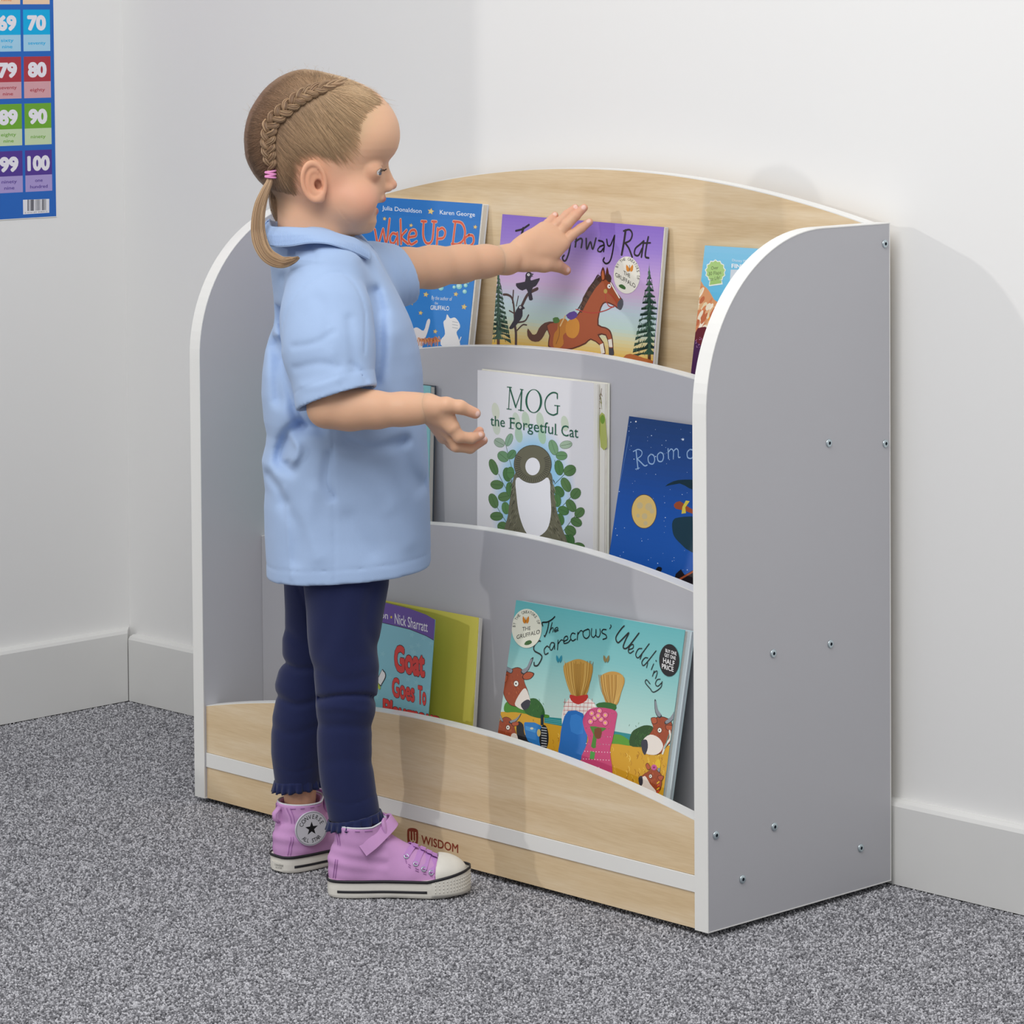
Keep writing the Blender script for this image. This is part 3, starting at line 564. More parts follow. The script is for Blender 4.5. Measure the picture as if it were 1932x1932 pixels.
for P2, wd in (([(945, 243), (985, 232), (1025, 206)], 12), ([(990, 228), (975, 290), (960, 345)], 18), ([(1042, 230), (1030, 290), (1018, 340)], 11), ([(1025, 300), (1050, 280), (1060, 290), (1055, 335)], 10), ([(1085, 300), (1110, 285), (1095, 275), (1080, 300), (1105, 325)], 9),
    ([(1150, 240), (1140, 350)], 12), ([(1140, 300), (1180, 290)], 9), ([(1190, 235), (1180, 350)], 12), ([(1215, 290), (1210, 345)], 10), ([(1280, 300), (1250, 300), (1245, 340), (1270, 335), (1278, 305), (1268, 370), (1250, 420), (1235, 424), (1228, 405), (1238, 392)], 11),
    ([(1316, 250), (1306, 340)], 12), ([(1306, 310), (1336, 290), (1348, 300), (1342, 345)], 11), ([(1372, 290), (1376, 355), (1398, 310), (1412, 355), (1432, 288)], 11), ([(1448, 302), (1474, 310), (1482, 335), (1478, 368)], 11), ([(1478, 330), (1455, 340), (1442, 362), (1460, 370), (1478, 348)], 10),
    ([(1497, 295), (1504, 330), (1520, 330), (1545, 272)], 10), ([(1545, 272), (1535, 360), (1518, 425), (1494, 442), (1476, 425), (1482, 408)], 11),
    ([(1612, 240), (1602, 310), (1588, 388)], 15), ([(1600, 244), (1635, 236), (1652, 262), (1640, 300), (1606, 318)], 11), ([(1610, 318), (1632, 350), (1652, 402)], 12), ([(1722, 305), (1700, 325), (1672, 350), (1666, 385), (1690, 392), (1712, 350)], 11), ([(1722, 305), (1708, 402)], 12), ([(1750, 280), (1738, 340), (1732, 398), (1752, 408)], 12), ([(1715, 318), (1762, 316)], 10)):
    A.line(P2, wd, BK)
A.ell((1620, 512), 80, 113, '#ece9dc', n=40)
A.text('THE', (1600, 508), (1640, 530), 25, '#2a2a26', bold=.01); A.text('GRUFFALO', (1550, 520), (1672, 592), 27, '#2a2a26', bold=.01); arc_text('BY THE CREATORS OF', (1620, 512), 62, 90, -58, 104, 17, '#3a3a36')
for s_ in (-1, 1): A.poly([(1637, 475), (1637 + s_ * 20, 448), (1637 + s_ * 20, 482), (1637 + s_ * 8, 492)], '#d9882a', 2)
A.line([(1637, 452), (1636, 490)], 4, '#2a2118', sm=0); A.poly([(1570, 575), (1590, 568), (1612, 585), (1608, 600), (1582, 590)], '#3f6a35', 2)
A.build('cover_print', root)

# --- blue portrait book, top left
root, P, slab, w, h = book('picture_book', (676, 369), .2825, 8, .2417, None, .009, .4965, 'bright blue picture book with red title and yellow stars, top shelf behind the girl', ROWS[0], tilt=-.6)
slab('cover', 0, w, 0, h, -.0006, 0, book_mat('cover_blue', '#3182cf')); slab('pages', .002, w + .0025, .001, h - .001, -.0078, -.0006, M['pages']); slab('back_cover', 0, w + .004, 0, h, -.0086, -.0079, book_mat('cover_white', '#d8dade'))
A = Art(P, (680, 360, 3.22), rect=(0, w, 0, h))
A.grad((0, w, 0, h), [(0, '#2c78c6'), (.4, '#3486d4'), (1, '#3c8edb')], 12)
A.text('Julia Donaldson', (132, 116), (372, 136), 27, '#eef2f6', bold=.004); A.text('Karen George', (483, 142), (696, 157), 27, '#eef2f6', bold=.004)
YE = '#e8cf86'
for x, y, r in ((428, 125, 19), (308, 675, 21), (398, 630, 16), (580, 628, 14), (630, 705, 17), (366, 742, 13), (455, 855, 13), (147, 170, 11), (308, 210, 11), (698, 220, 12)): A.star((x, y), r + 3, '#b58a48', k=.5, rot=.2); A.star((x, y), r, YE, k=.5, rot=.2)
LET = [[(88, 235), (108, 318), (138, 232)], [(138, 232), (158, 315), (178, 172)], [(220, 264), (196, 258), (180, 285), (186, 316), (206, 316), (222, 285)], [(224, 256), (228, 326)], [(244, 175), (248, 322)], [(280, 240), (250, 282), (290, 322)], [(300, 282), (338, 272), (332, 240), (304, 246), (292, 290), (308, 325), (342, 308)],
       [(385, 186), (382, 270), (402, 318), (436, 300), (448, 186)], [(372, 185), (400, 187)], [(436, 186), (462, 188)], [(470, 228), (464, 340)], [(470, 240), (498, 226), (516, 250), (505, 285), (468, 292)], [(578, 188), (562, 320)], [(566, 186), (615, 196), (636, 245), (625, 300), (590, 325), (556, 322)], [(660, 268), (636, 290), (640, 330), (668, 334), (688, 310), (684, 275), (660, 268)]]
for L_ in LET: A.line(L_, 20, '#f3c9a4')
for L_ in LET: A.line(L_, 14, '#dd5f49')
A.text('By the author of', (432, 660), (556, 668), 24, '#dfeaf4', slant=.2); A.text('the', (452, 690), (472, 691), 18, '#dfeaf4'); A.text('GRUFFALO', (426, 722), (540, 727), 27, '#f2f5f8', bold=.02)
for x, y, r in ((600, 580, 18), (634, 612, 13), (570, 585, 10), (640, 575, 12), (490, 590, 16), (655, 556, 8)): A.ell((x, y), r, r, '#8fd3d0'); A.ell((x - r * .2, y - r * .2), r * .6, r * .6, '#c5ebe6')
A.poly([(300, 960), (318, 850), (345, 830), (385, 850), (405, 790), (420, 778), (424, 800), (405, 870), (380, 930), (370, 980)], '#f2ecea', 3)
for k in range(26): A.line([(345 + k * 5, 925 + random.uniform(-10, 22)), (352 + k * 5, 895 + random.uniform(-12, 10)), (364 + k * 5, 915)], 5, random.choice(['#e8935a', '#f0b07a', '#d47a44']), sm=3, same=k % 4 > 0)
A.poly([(505, 800), (520, 780), (528, 750), (546, 775), (575, 770), (600, 800), (606, 830), (585, 860), (598, 900), (600, 945), (500, 945), (490, 905), (515, 870)], '#f1f0ee', 3)
for y in (795, 812, 830): A.line([(560, y), (592, y + 6)], 4, '#b9bcc0', sm=0)
A.line([(595, 930), (612, 890)], 8, '#f1f0ee', sm=0)
A.build('cover_print', root)

# --- sea book, top right
root, P, slab, w, h = book('picture_book', (1330, 463), .2825, 9.5, .20, None, .006, .4965, 'sky blue flap book with coral and green shell badge, top shelf right end', ROWS[0])
slab('cover', 0, w, 0, h, -.0012, 0, book_mat('cover_sea', '#62bfe6')); slab('pages', .002, w - .001, .001, h - .001, -.006, -.0012, M['pages']); slab('back_cover', 0, w, 0, h, -.0072, -.006, book_mat('cover_sea_back', '#4aa0c8'))
A = Art(P, (1280, 400, 4.6), rect=(0, w, 0, h))
A.grad((0, w, 0, h), [(0, '#8fd0f0'), (.15, '#7acbec'), (.35, '#52b8e4'), (.6, '#3b9fd6'), (1, '#2a6aa8')], 30)
A.poly([(150, 640), (220, 640), (270, 690), (310, 760), (360, 800), (400, 900), (420, 1500), (60, 1500)], '#e0a070', 2)
for k in range(46):
    x, y = random.uniform(150, 330), random.uniform(660, 1060)
    if x - 160 > (y - 600) * .6: continue
    A.ell((x, y), random.uniform(10, 22), random.uniform(30, 60), random.choice(['#f0dcb4', '#f6ead0', '#e8b484', '#dc8a5c', '#fff2dc', '#c8704a']), rot=.5, n=12)
A.poly([(140, 1060), (200, 1000), (260, 1010), (300, 1100), (300, 1400), (100, 1400)], '#6a2430', 2); A.poly([(125, 1100), (210, 1170), (300, 1200), (300, 1500), (90, 1500)], '#4a2350')
for k in range(26): A.ell((random.uniform(150, 220), random.uniform(1080, 1180)), 3, 3, '#c890c0', n=6)
A.ell((285, 930), 26, 20, '#f09a2c')
n = 13; pts = []
for k in range(n * 2):
    a = math.pi * 2 * k / (n * 2); r = 1 if k % 2 == 0 else .88; pts.append((322 + 92 * r * math.sin(a), 515 - 104 * r * math.cos(a)))
A.poly(pts, '#f4f8ee', 2); A.poly([(270, 600), (380, 600), (385, 628), (265, 645)], '#f4f8ee'); A.poly([(322 + (p[0] - 322) * .9, 515 + (p[1] - 515) * .9) for p in pts], '#b4d888', 2); A.poly([(278, 590), (372, 590), (375, 618), (272, 634)], '#a8cf7a')
A.text('Over', (285, 502), (348, 495), 30, '#5c6a4a'); A.text('30 Flaps', (262, 552), (372, 538), 32, '#5c6a4a'); A.text('to Life!', (280, 598), (362, 582), 32, '#5c6a4a')
A.text('Disney PIX', (468, 428), (610, 440), 22, '#e8f4fc'); A.text('FINDI', (462, 484), (600, 494), 36, '#f8fcff', bold=.03); A.poly([(455, 500), (760, 500), (760, 640), (448, 600)], '#d9e2ea');
A.build('cover_print', root)

# --- white cat-coloured book, middle centre
root, P, slab, w, h = book('picture_book', (901, 698), .1830, .6, .2035, None, .012, .2805, 'white paperback picture book with green title and leaf wreath, standing open on the middle shelf', ROWS[1], tilt=-.3)
slab('cover', 0, w, 0, h, -.0006, 0, book_mat('cover_white2', '#ecebee')); slab('pages', .001, w + .006, .001, h - .001, -.0035, -.0006, M['paper']); pg = slab('pages', .001, w + .014, .001, h - .0005, -.0062, -.0052, M['paper'], lab='printed inner page'); slab('back_cover', 0, w + .019, 0, h + .001, -.0085, -.0078, book_mat('cover_cream', '#e4e4d8')); slab('pages', .001, w + .016, .001, h, -.0078, -.0064, M['pages'])
A = Art(P, (880, 680, 4.2))
A.z -= .0052
for k in range(14): A.line([(1012 + random.uniform(0, 40), 210 + random.uniform(0, 180)), (1020 + random.uniform(0, 34), 240 + random.uniform(0, 180))], 5, random.choice(['#8a8a5c', '#b0a070', '#6a4a38']), sm=0)
A.poly([(1030, 440), (1070, 430), (1080, 520), (1090, 690), (1040, 690)], '#b4bc6a', 2); A.ell((1055, 470), 18, 36, '#7aa040')
A.build('page_print', pg)
A = Art(P, (880, 680, 4.2), rect=(0, w, 0, h))
for k in range(14):
    t = k / 13; c = [int(np.interp(t, [0, 1], [a_, b_])) for a_, b_ in ((0xea, 0x9c), (0xea, 0xcf), (0xf0, 0xee))]; A.ell((535 - 8 * t, 1130), 345 - 130 * t, 640 - 190 * t, '#%02x%02x%02x' % tuple(c), n=40)
def leaf(x, y, rx, ry, rot, col, dark): A.ell((x, y), rx + 2, ry + 2, dark, n=16, rot=rot); A.ell((x, y), rx, ry, col, n=16, rot=rot); A.line([(x - math.sin(-rot) * 0 - math.cos(rot) * rx * .9, y - math.sin(rot) * rx * .9), (x + math.cos(rot) * rx * .9, y + math.sin(rot) * rx * .9)], 2.5, dark, sm=0)
for x, y, ry, c in ((232, 400, 66, '#dde2cf'), (238, 530, 60, '#d4ddcc'), (395, 480, 70, '#cfdccb'), (470, 470, 66, '#c3d6c0'), (585, 480, 72, '#cad9c5'), (780, 500, 62, '#cfdac6'), (415, 590, 62, '#b2cfb8'), (600, 600, 64, '#aed0b4')): A.ell((x, y), 30, ry, c, n=18, rot=-.15)
LG, LD = '#5a7f4c', '#35552f'
for P2 in ([(315, 680), (345, 800), (370, 880)], [(255, 900), (300, 990), (340, 1060)], [(245, 1165), (290, 1240), (330, 1300)], [(700, 980), (780, 900)], [(720, 1200), (840, 1070)], [(770, 1350), (870, 1220)], [(700, 790), (720, 900)]): A.line(P2, 5, LD, sm=3)
for x, y, rx, ry, r, c in ((262, 652, 44, 34, .5, '#a3b8a4'), (338, 630, 52, 26, -1.2, '#8fb497'), (292, 762, 48, 40, .7, '#6f9a70'), (360, 745, 40, 30, -.9, '#5f8f63'), (216, 845, 66, 30, 1.2, LG), (325, 905, 56, 34, 1.4, '#4c7a44'), (350, 890, 30, 46, 0, '#55854f'), (242, 985, 50, 36, .1, LG), (300, 1080, 48, 36, -.2, LG), (345, 1020, 56, 30, 1.5, '#507e48'), (215, 1113, 60, 34, 1.2, LG), (240, 1235, 50, 34, 0, LG), (312, 1170, 48, 30, 1.4, '#5b8a50'), (292, 1320, 46, 40, .5, LG), (690, 690, 62, 34, 1.25, '#7da67c'), (790, 668, 48, 30, -.2, '#a9c0a6'), (755, 755, 44, 34, 0, '#6c9868'), (735, 850, 60, 34, 1.4, '#4e7d49'), (820, 872, 50, 42, -.5, LG), (790, 985, 60, 34, 1.1, LG), (735, 1040, 48, 36, .9, '#47733f'), (866, 1055, 46, 38, -.9, LG), (720, 1110, 50, 30, 1.5, '#507d46'), (830, 1150, 54, 34, 1.0, LG), (898, 1205, 44, 34, -.8, LG), (770, 1190, 44, 34, .4, '#4c7a44'), (872, 1280, 46, 34, .5, LG), (745, 1260, 46, 30, 1.4, '#4a7740'), (825, 1350, 46, 40, .6, LG), (830, 1430, 50, 28, 1.5, '#4c7a44'), (895, 1470, 44, 26, .2, LG), (780, 1420, 40, 40, .3, '#47733f')): leaf(x, y, rx, ry, r, c, LD)
OL, OD = '#6e6c58', '#3a3930'
A.poly([(395, 880), (520, 900), (660, 880), (690, 1000), (715, 1180), (760, 1330), (785, 1460), (520, 1420), (315, 1370), (330, 1230), (350, 1080)], OL, 4)
for k in range(150):
    s_ = random.choice((-1, 1)); y = random.uniform(930, 1440); x = 535 + s_ * random.uniform(110, 175 + max(0, y - 1200) * .28) + (y - 1200) * .03; A.line([(x, y), (x + s_ * 10, y + 22)], 5, random.choice([OD, '#8d8b74', '#56543f']), sm=0, same=k % 8 > 0)
A.poly([(400, 930), (520, 965), (650, 930), (668, 1080), (672, 1220), (640, 1340), (555, 1400), (480, 1370), (425, 1240), (400, 1080)], '#f2f2f6', 4)
A.ell((527, 822), 150, 152, OD, n=36); A.ell((527, 822), 146, 148, OL, n=36)
for k in range(34):
    a = math.pi * (k / 33) * 1.3 - .45; c_, s2 = math.cos(a), math.sin(a); A.line([(527 + 100 * c_, 822 + 104 * s2), (527 + 138 * c_, 822 + 140 * s2)], 5, OD, sm=0, same=k > 0)
A.ell((527, 840), 58, 70, '#f2f2f6', n=24)
GR = '#1f6048'
def serif(P, wd): 
    for L_, w_ in P: A.line(L_, w_ * wd, GR, sm=6)
serif([([(345, 215), (336, 385)], 1.), ([(345, 215), (392, 370)], 1.8), ([(392, 370), (440, 235)], 1.), ([(440, 235), (432, 395)], 1.8), ([(325, 210), (360, 214)], .8), ([(428, 228), (452, 232)], .8), ([(322, 383), (358, 388)], .8), ([(414, 392), (456, 398)], .8)], 8)
A.ell((535, 322), 66, 94, GR, n=40); A.ell((535, 322), 50, 88, '#ecebee', n=40)
serif([([(722, 300), (718, 262), (680, 256), (640, 290), (624, 345), (640, 405), (685, 432), (722, 420)], 1.4), ([(722, 420), (724, 360)], 1.6), ([(700, 356), (742, 361)], .8), ([(724, 262), (722, 305)], .8)], 8)
A.text('the', (192, 515), (306, 528), 84, GR); A.text('Forgetful', (347, 536), (712, 588), 90, GR); A.text('Cat', (754, 596), (888, 614), 90, GR)
for a_, b_ in (((338, 536), (375, 541)), ((338, 458), (352, 460)), ((700, 586), (722, 590))): A.line([a_, b_], 5, GR, sm=0)
A.build('cover_print', root)

# --- night sky book, middle right
root, P, slab, w, h = book('picture_book', (1187, 785), .1830, 11.2, .23, None, .006, .2805, 'dark blue starry night picture book with full moon, middle shelf right', ROWS[1], tilt=-1.0)
slab('cover', 0, w, 0, h, -.0006, 0, book_mat('cover_night', '#1c4f9e')); slab('pages', .002, w - .001, .001, h - .001, -.005, -.0006, M['pages']); slab('back_cover', 0, w, 0, h, -.0058, -.0051, book_mat('cover_night_back', '#1b3c78'))
A = Art(P, (880, 680, 4.2), rect=(0, w, 0, h))
A.grad((0, w, 0, h), [(0, '#203f72'), (.2, '#22488a'), (.4, '#1c52a6'), (.7, '#1d5ab0'), (1, '#1a4c98')], 36)
for k in range(80): A.ell((random.uniform(1150, 1800), random.uniform(450, 1780)), *([random.choice([2, 2, 3, 4])] * 2), '#cfe0f4', n=6, same=k % 10 > 0)
A.star((1716, 626), 13, '#dceaf8', k=.4); A.star((1343, 485), 8, '#ffffff', k=.5)
SK = '#93b2d8'
for P2, wd in (([(1345, 715), (1352, 790), (1360, 860)], 11), ([(1322, 722), (1360, 705), (1390, 722), (1385, 755), (1352, 780)], 8), ([(1356, 782), (1385, 810), (1412, 835), (1432, 830)], 10), ([(1340, 862), (1372, 852)], 6), ([(1462, 742), (1440, 770), (1448, 812), (1478, 820), (1492, 790), (1485, 755), (1462, 742)], 10), ([(1535, 728), (1514, 752), (1520, 795), (1548, 800), (1562, 770), (1556, 738), (1535, 728)], 10), ([(1598, 700), (1602, 778)], 10), ([(1602, 725), (1622, 702), (1640, 720), (1640, 772)], 9), ([(1642, 720), (1662, 700), (1678, 715), (1680, 765), (1694, 768)], 9), ([(1770, 705), (1750, 730), (1755, 770), (1785, 775), (1800, 745), (1795, 712), (1770, 705)], 10)): A.line(P2, wd, SK)
A.ell((1408, 1197), 101, 136, '#5a4a30', n=40); A.ell((1408, 1197), 97, 131, '#dcbc72', n=40)
for x, y, r in ((1375, 1150, 24), (1445, 1160, 28), (1470, 1195, 18), (1412, 1235, 22), (1360, 1230, 14), (1420, 1290, 16)): A.ell((x, y), r, r * 1.1, '#c9b78a')
A.poly([(1575, 998), (1640, 958), (1720, 945), (1830, 955), (1830, 1030), (1760, 1010), (1690, 975)], '#16303c', 2)
A.poly([(1635, 1275), (1680, 1245), (1830, 1260), (1830, 1510), (1760, 1505), (1705, 1460), (1650, 1400), (1632, 1340)], '#1c3a48', 3)
A.poly([(1645, 1140), (1690, 1115), (1740, 1150), (1820, 1200), (1820, 1225), (1730, 1190), (1660, 1175)], '#9a4a2a', 2); A.poly([(1740, 1110), (1770, 1115), (1735, 1165), (1740, 1210), (1705, 1215), (1712, 1160)], '#d8c44a', 1)
A.poly([(1500, 1660), (1520, 1635), (1550, 1645), (1540, 1675), (1505, 1685)], '#14161c', 2); A.poly([(1640, 1760), (1660, 1690), (1700, 1655), (1730, 1700), (1800, 1660), (1830, 1680), (1830, 1850), (1700, 1800)], '#1c1416', 1); A.line([(1680, 1740), (1820, 1660)], 16, '#a4502c', sm=0)
A.line([(1290, 600), (1215, 980), (1165, 1280)], 3, '#6f96d0', sm=0)
A.build('cover_print', root)

# --- turquoise book, middle left, only its right edge shows
root, P, slab, w, h = book('picture_book', (586, 703), .1820, 2, .2340, None, .010, .2805, 'turquoise book showing only its right edge beside the blue shirt, middle shelf', ROWS[1], tilt=0)
slab('cover', 0, w, 0, h, -.0012, 0, book_mat('cover_turquoise', '#8ccdd2')); slab('pages', .002, w - .001, .001, h - .002, -.008, -.0012, M['pages']); slab('back_cover', 0, w, 0, h, -.0095, -.008, book_mat('cover_dark', '#4a5560'))

# --- goat book, bottom left-centre, standing half open
root, P, slab, w, h = book('picture_book', (640, 1117), .0855, 5, .2555, None, .012, .0652, 'half-open picture book with purple banded blue cover and yellow inside page, bottom shelf', ROWS[2])
slab('back_cover', 0, w, 0, h, -.002, -.0012, book_mat('page_yellow', '#e3d95c'), lab='yellow inside page'); slab('pages', .002, w + .001, .001, h - .001, -.007, -.002, M['pages'])
fw = P.px((821, 1168))[0]                                   # front cover swings forward from the spine
q0 = P.w((.004, h - .0005), .0008); q = ray(821, 1169); a0 = math.radians(9.0)
uxf = np.array([math.cos(a0), -math.sin(a0), -.012]); Pf = Plane(P.w((.004, 0), .0008), uxf, P.uy)
fw = Pf.px((821, 1169))[0]; fh_ = Pf.px((821, 1169))[1]; hl = Pf.px((735, 1141))[1]
V = []
for dd in (-.0006, 0):
    for x, y in ((0, 0), (fw, 0), (fw, fh_), (0, hl + (hl - fh_) * .9)): V.append(Pf.w((x, y), dd))
obj('cover', V, [(0, 1, 2, 3), (7, 6, 5, 4), (0, 4, 5, 1), (1, 5, 6, 2), (2, 6, 7, 3), (3, 7, 4, 0)], book_mat('cover_aqua', '#84c6d6'), root)
A = Art(Pf, (680, 1100, 6.44), rect=(0, fw, 0, h * 1.1))
A.poly([(-300, 110), (250, 225), (600, 310), (800, 385), (905, 445), (900, 700), (800, 640), (600, 560), (270, 480), (-300, 380)], '#6a4ea4'); A.line([(-300, 382), (270, 482), (600, 562), (800, 642), (896, 698)], 8, '#2a2840', sm=0)
for k in range(26): A.star((random.uniform(-100, 860), 600 + random.uniform(0, 1000)), 40, '#93cedb', k=.4, rot=.3)
A.text('Julia Donaldson', (-215, 338), (335, 440), 90, '#f4f2fa', bold=.004); A.ell((376, 415), 11, 16, '#e8c84a'); A.text('Nick Sharratt', (418, 492), (818, 596), 130, '#f4f2fa', bold=.004)
RD, OU = '#e2403c', '#2a1c24'
A.text('Goat', (412, 1050), (785, 1130), 300, RD, bold=.05, outline=(OU, .022)); A.text('Goes', (385, 1365), (660, 1440), 225, RD, bold=.04, outline=(OU, .02)); A.text('To', (700, 1455), (800, 1480), 215, RD, bold=.04, outline=(OU, .02)); A.text('Playgroup', (275, 1620), (980, 1780), 220, RD, bold=.04, outline=(OU, .02))
A.poly([(205, 1190), (235, 1110), (270, 1045), (280, 1060), (300, 1080), (312, 1120), (300, 1170), (262, 1230), (250, 1255)], OU, 2); A.poly([(212, 1190), (240, 1112), (268, 1055), (275, 1070), (294, 1088), (304, 1122), (292, 1165), (258, 1222), (248, 1240)], '#f4f4f4', 2); A.poly([(190, 1180), (205, 1185), (250, 1270), (235, 1300), (190, 1240)], '#b8d040')
A.build('cover_print', root)

# ------------------------------------------------------------------ number chart on the left wall
yw0 = YS; d_ = np.array([lx(yw0, .015) - lx(-1.0, .015), yw0 + 1.0, 0]); d_ /= np.linalg.norm(d_)
PP = Plane(np.array([lx(yw0, .015), yw0, 0]) + np.array([d_[1], -d_[0], 0]) * .0012, d_, (0, 0, 1))
AP = Art(PP, (0, 0, 4.39))
e1 = AP.q((190, 80)); e2 = AP.q((412, 80)); e3 = AP.q((190, 470)); pitch = abs(e3[1] - e1[1]) * (389.5 / 390); cw = e2[0] - e1[0]; cp = cw * 244 / 222
xr = AP.q((457, 900))[0]; yb = AP.q((457, 1797))[1]; top = e1[1] + pitch * 7.2; xl_ = e1[0] - cp * 8 - cw * .15 - cp
poster = empty('number_chart', PP.w(((xl_ + xr) / 2, yb)), 'blue one to hundred number chart poster stuck on the left wall', 'poster')
V = [PP.w(p, o_) for o_ in (-.0008, 0) for p in ((xl_, yb), (xr, yb), (xr, top), (xl_, top))]
obj('paper_sheet', V, [(0, 1, 2, 3), (7, 6, 5, 4), (0, 4, 5, 1), (1, 5, 6, 2), (2, 6, 7, 3), (3, 7, 4, 0)], M['edge'], poster)
AP.z = .00005
AP.raw([(xl_ + .001, yb + .001), (xr - .0008, yb + .001), (xr - .0008, top - .001), (xl_ + .001, top - .001)], '#2768c0')
ones = ['', 'one', 'two', 'three', 'four', 'five', 'six', 'seven', 'eight', 'nine', 'ten', 'eleven', 'twelve', 'thirteen', 'fourteen', 'fifteen', 'sixteen', 'seventeen', 'eighteen', 'nineteen']; tens = ['', '', 'twenty', 'thirty', 'forty', 'fifty', 'sixty', 'seventy', 'eighty', 'ninety']
colr = [('#c04a9a', '#e6b8da'), ('#2a9a8a', '#b0dcd4'), ('#e0a020', '#f4dfa8'), ('#4a72c8', '#bccaf0'), ('#d85a4a', '#f0c0b8'), ('#e8843a', '#f4d3b4'), ('#00b0e8', '#a6d4ee'), ('#b23a46', '#d8a4ac'), ('#70ac34', '#c8dcb4'), ('#553a94', '#ac9cd4')]
zz = AP.z
for r in range(10):
    for c in range(10):
        n = r * 10 + c + 1
        if c < 6 and False: continue
        x0 = e1[0] + (c - 9) * cp; y1 = e1[1] - (r - 6) * pitch; hh = pitch * 208 / 389.5; h2 = pitch * 345 / 389.5
        AP.z = zz; a, b = colr[r]
        AP.raw([(x0, y1 - h2), (x0 + cw, y1 - h2), (x0 + cw, y1), (x0, y1)], b); AP.raw([(x0, y1 - hh), (x0 + cw, y1 - hh), (x0 + cw, y1), (x0, y1)], a)
        def put(t, cx_, by, wd_, hgt, col, bold):
            V_, F_ = glyphs(t, bold); v0 = V_[:, 0].min(); L_ = V_[:, 0].max() - v0; AP.z += AP.step; base = AP.n
            for x, y, k in V_: AP.V.append(PP.w((cx_ - wd_ / 2 + (x - v0) / L_ * wd_, by + y / .72 * hgt), AP.z + k * GZ))
            AP.z += GZ * V_[:, 2].max()
            AP.n += len(V_)
            for f in F_: AP.F.append(tuple(i + base for i in f)); AP.col.append(lin(col))
        s = str(n); wd_ = cw * {1: .32, 2: .70, 3: .84}[len(s)]
        put(s, x0 + cw / 2, y1 - hh * .80, wd_ * 1.04, hh * .58, colr[r][0], .085); put(s, x0 + cw / 2, y1 - hh * .79, wd_, hh * .55, '#eceaf2', .06)
        wds = ['one', 'hundred'] if n == 100 else ([ones[n]] if n < 20 else ([tens[n // 10]] if n % 10 == 0 else [tens[n // 10], ones[n % 10]]))
        for i, t in enumerate(wds):
            yy = y1 - hh - (h2 - hh) * ((.60 if len(wds) == 1 else .42 + .38 * i)); put(t, x0 + cw / 2, yy, cw * min(.9, .098 * len(t) * .95), pitch * .058 * 1.25, a, .012)
AP.z = zz; AP.poly([(190, 1655), (408, 1647), (408, 1762), (192, 1776)], '#e8e8ee')
for k, (x, wd_) in enumerate(((232, 8), (243, 4), (258, 10), (272, 14), (290, 3), (302, 5), (315, 8), (328, 5), (342, 3), (356, 12), (371, 6), (380, 3))): AP.poly([(x - wd_ / 2, 1655 - (x - 190) * .03), (x + wd_ / 2, 1655 - (x - 190) * .03), (x + wd_ / 2, 1750 - (x - 190) * .05), (x - wd_ / 2, 1750 - (x - 190) * .05)], '#55555f', same=k > 0)
AP.text('5 016189 008412', (205, 1768), (392, 1757), 11, '#777780')
AP.build('printed_numbers', poster)

# ------------------------------------------------------------------ the girl
RH = np.array([.68837787, .72535227, 0]); FH = np.array([-.72535227, .68837787, 0]); ZH = np.array([0, 0, 1.0])
d = ray(700, 1700); O3 = CP + d * (-CP[2] / d[2])                       # a point on the floor by the near shoe
def G(u, v, b):
    """a point of the figure: local right, depth, height in metres, for a seen position and a depth"""
    d = ray(u, v); t = ((O3 + FH * b - CP) @ FH) / (d @ FH); q = CP + d * t - O3; return np.array([q @ RH, b, q[2]])
def Wd(P): P = np.atleast_2d(P); return O3 + P[:, :1] * RH + P[:, 1:2] * FH + P[:, 2:3] * ZH
girl = empty('person', O3 + RH * -.04 + FH * .09, 'small girl in pale blue polo shirt and navy leggings reaching towards a book', 'person')
M2P = 1 / 1640.0                                                        # metres per pixel near the figure

def grid(lo, hi, h):
    ax = [np.arange(lo[i], hi[i] + h, h, dtype=np.float32) for i in range(3)]
    return np.meshgrid(*ax, indexing='ij', sparse=True), [a[0] for a in ax]
def length3(x, y, z): return np.sqrt(x * x + y * y + z * z)
def cone(g, a, b, ra, rb, flat=None):
    X, Y, Z = g; a = np.asarray(a, np.float32); b = np.asarray(b, np.float32); d = b - a; L2 = float(d @ d) + 1e-12
    t = np.clip(((X - a[0]) * d[0] + (Y - a[1]) * d[1] + (Z - a[2]) * d[2]) / L2, 0, 1)
    return length3(X - a[0] - t * d[0], Y - a[1] - t * d[1], Z - a[2] - t * d[2]) - (ra + (rb - ra) * t)
def ellip(g, c, r, R=None):
    X, Y, Z = g; x, y, z = X - c[0], Y - c[1], Z - c[2]
    if R is not None: x, y, z = (R[0][0] * x + R[0][1] * y + R[0][2] * z), (R[1][0] * x + R[1][1] * y + R[1][2] * z), (R[2][0] * x + R[2][1] * y + R[2][2] * z)
    k = length3(x / r[0], y / r[1], z / r[2]); return (k - 1) * min(r)
def smin(a, b, k): h = np.clip(.5 + .5 * (b - a) / k, 0, 1); return b * (1 - h) + a * h - k * h * (1 - h)
def smax(a, b, k): return -smin(-a, -b, k)
def chain(g, pts, rs, k=.004, F=None):
    for i in range(len(pts) - 1):
        c = cone(g, pts[i], pts[i + 1], rs[i], rs[i + 1]); F = c if F is None else smin(F, c, k)
    return F
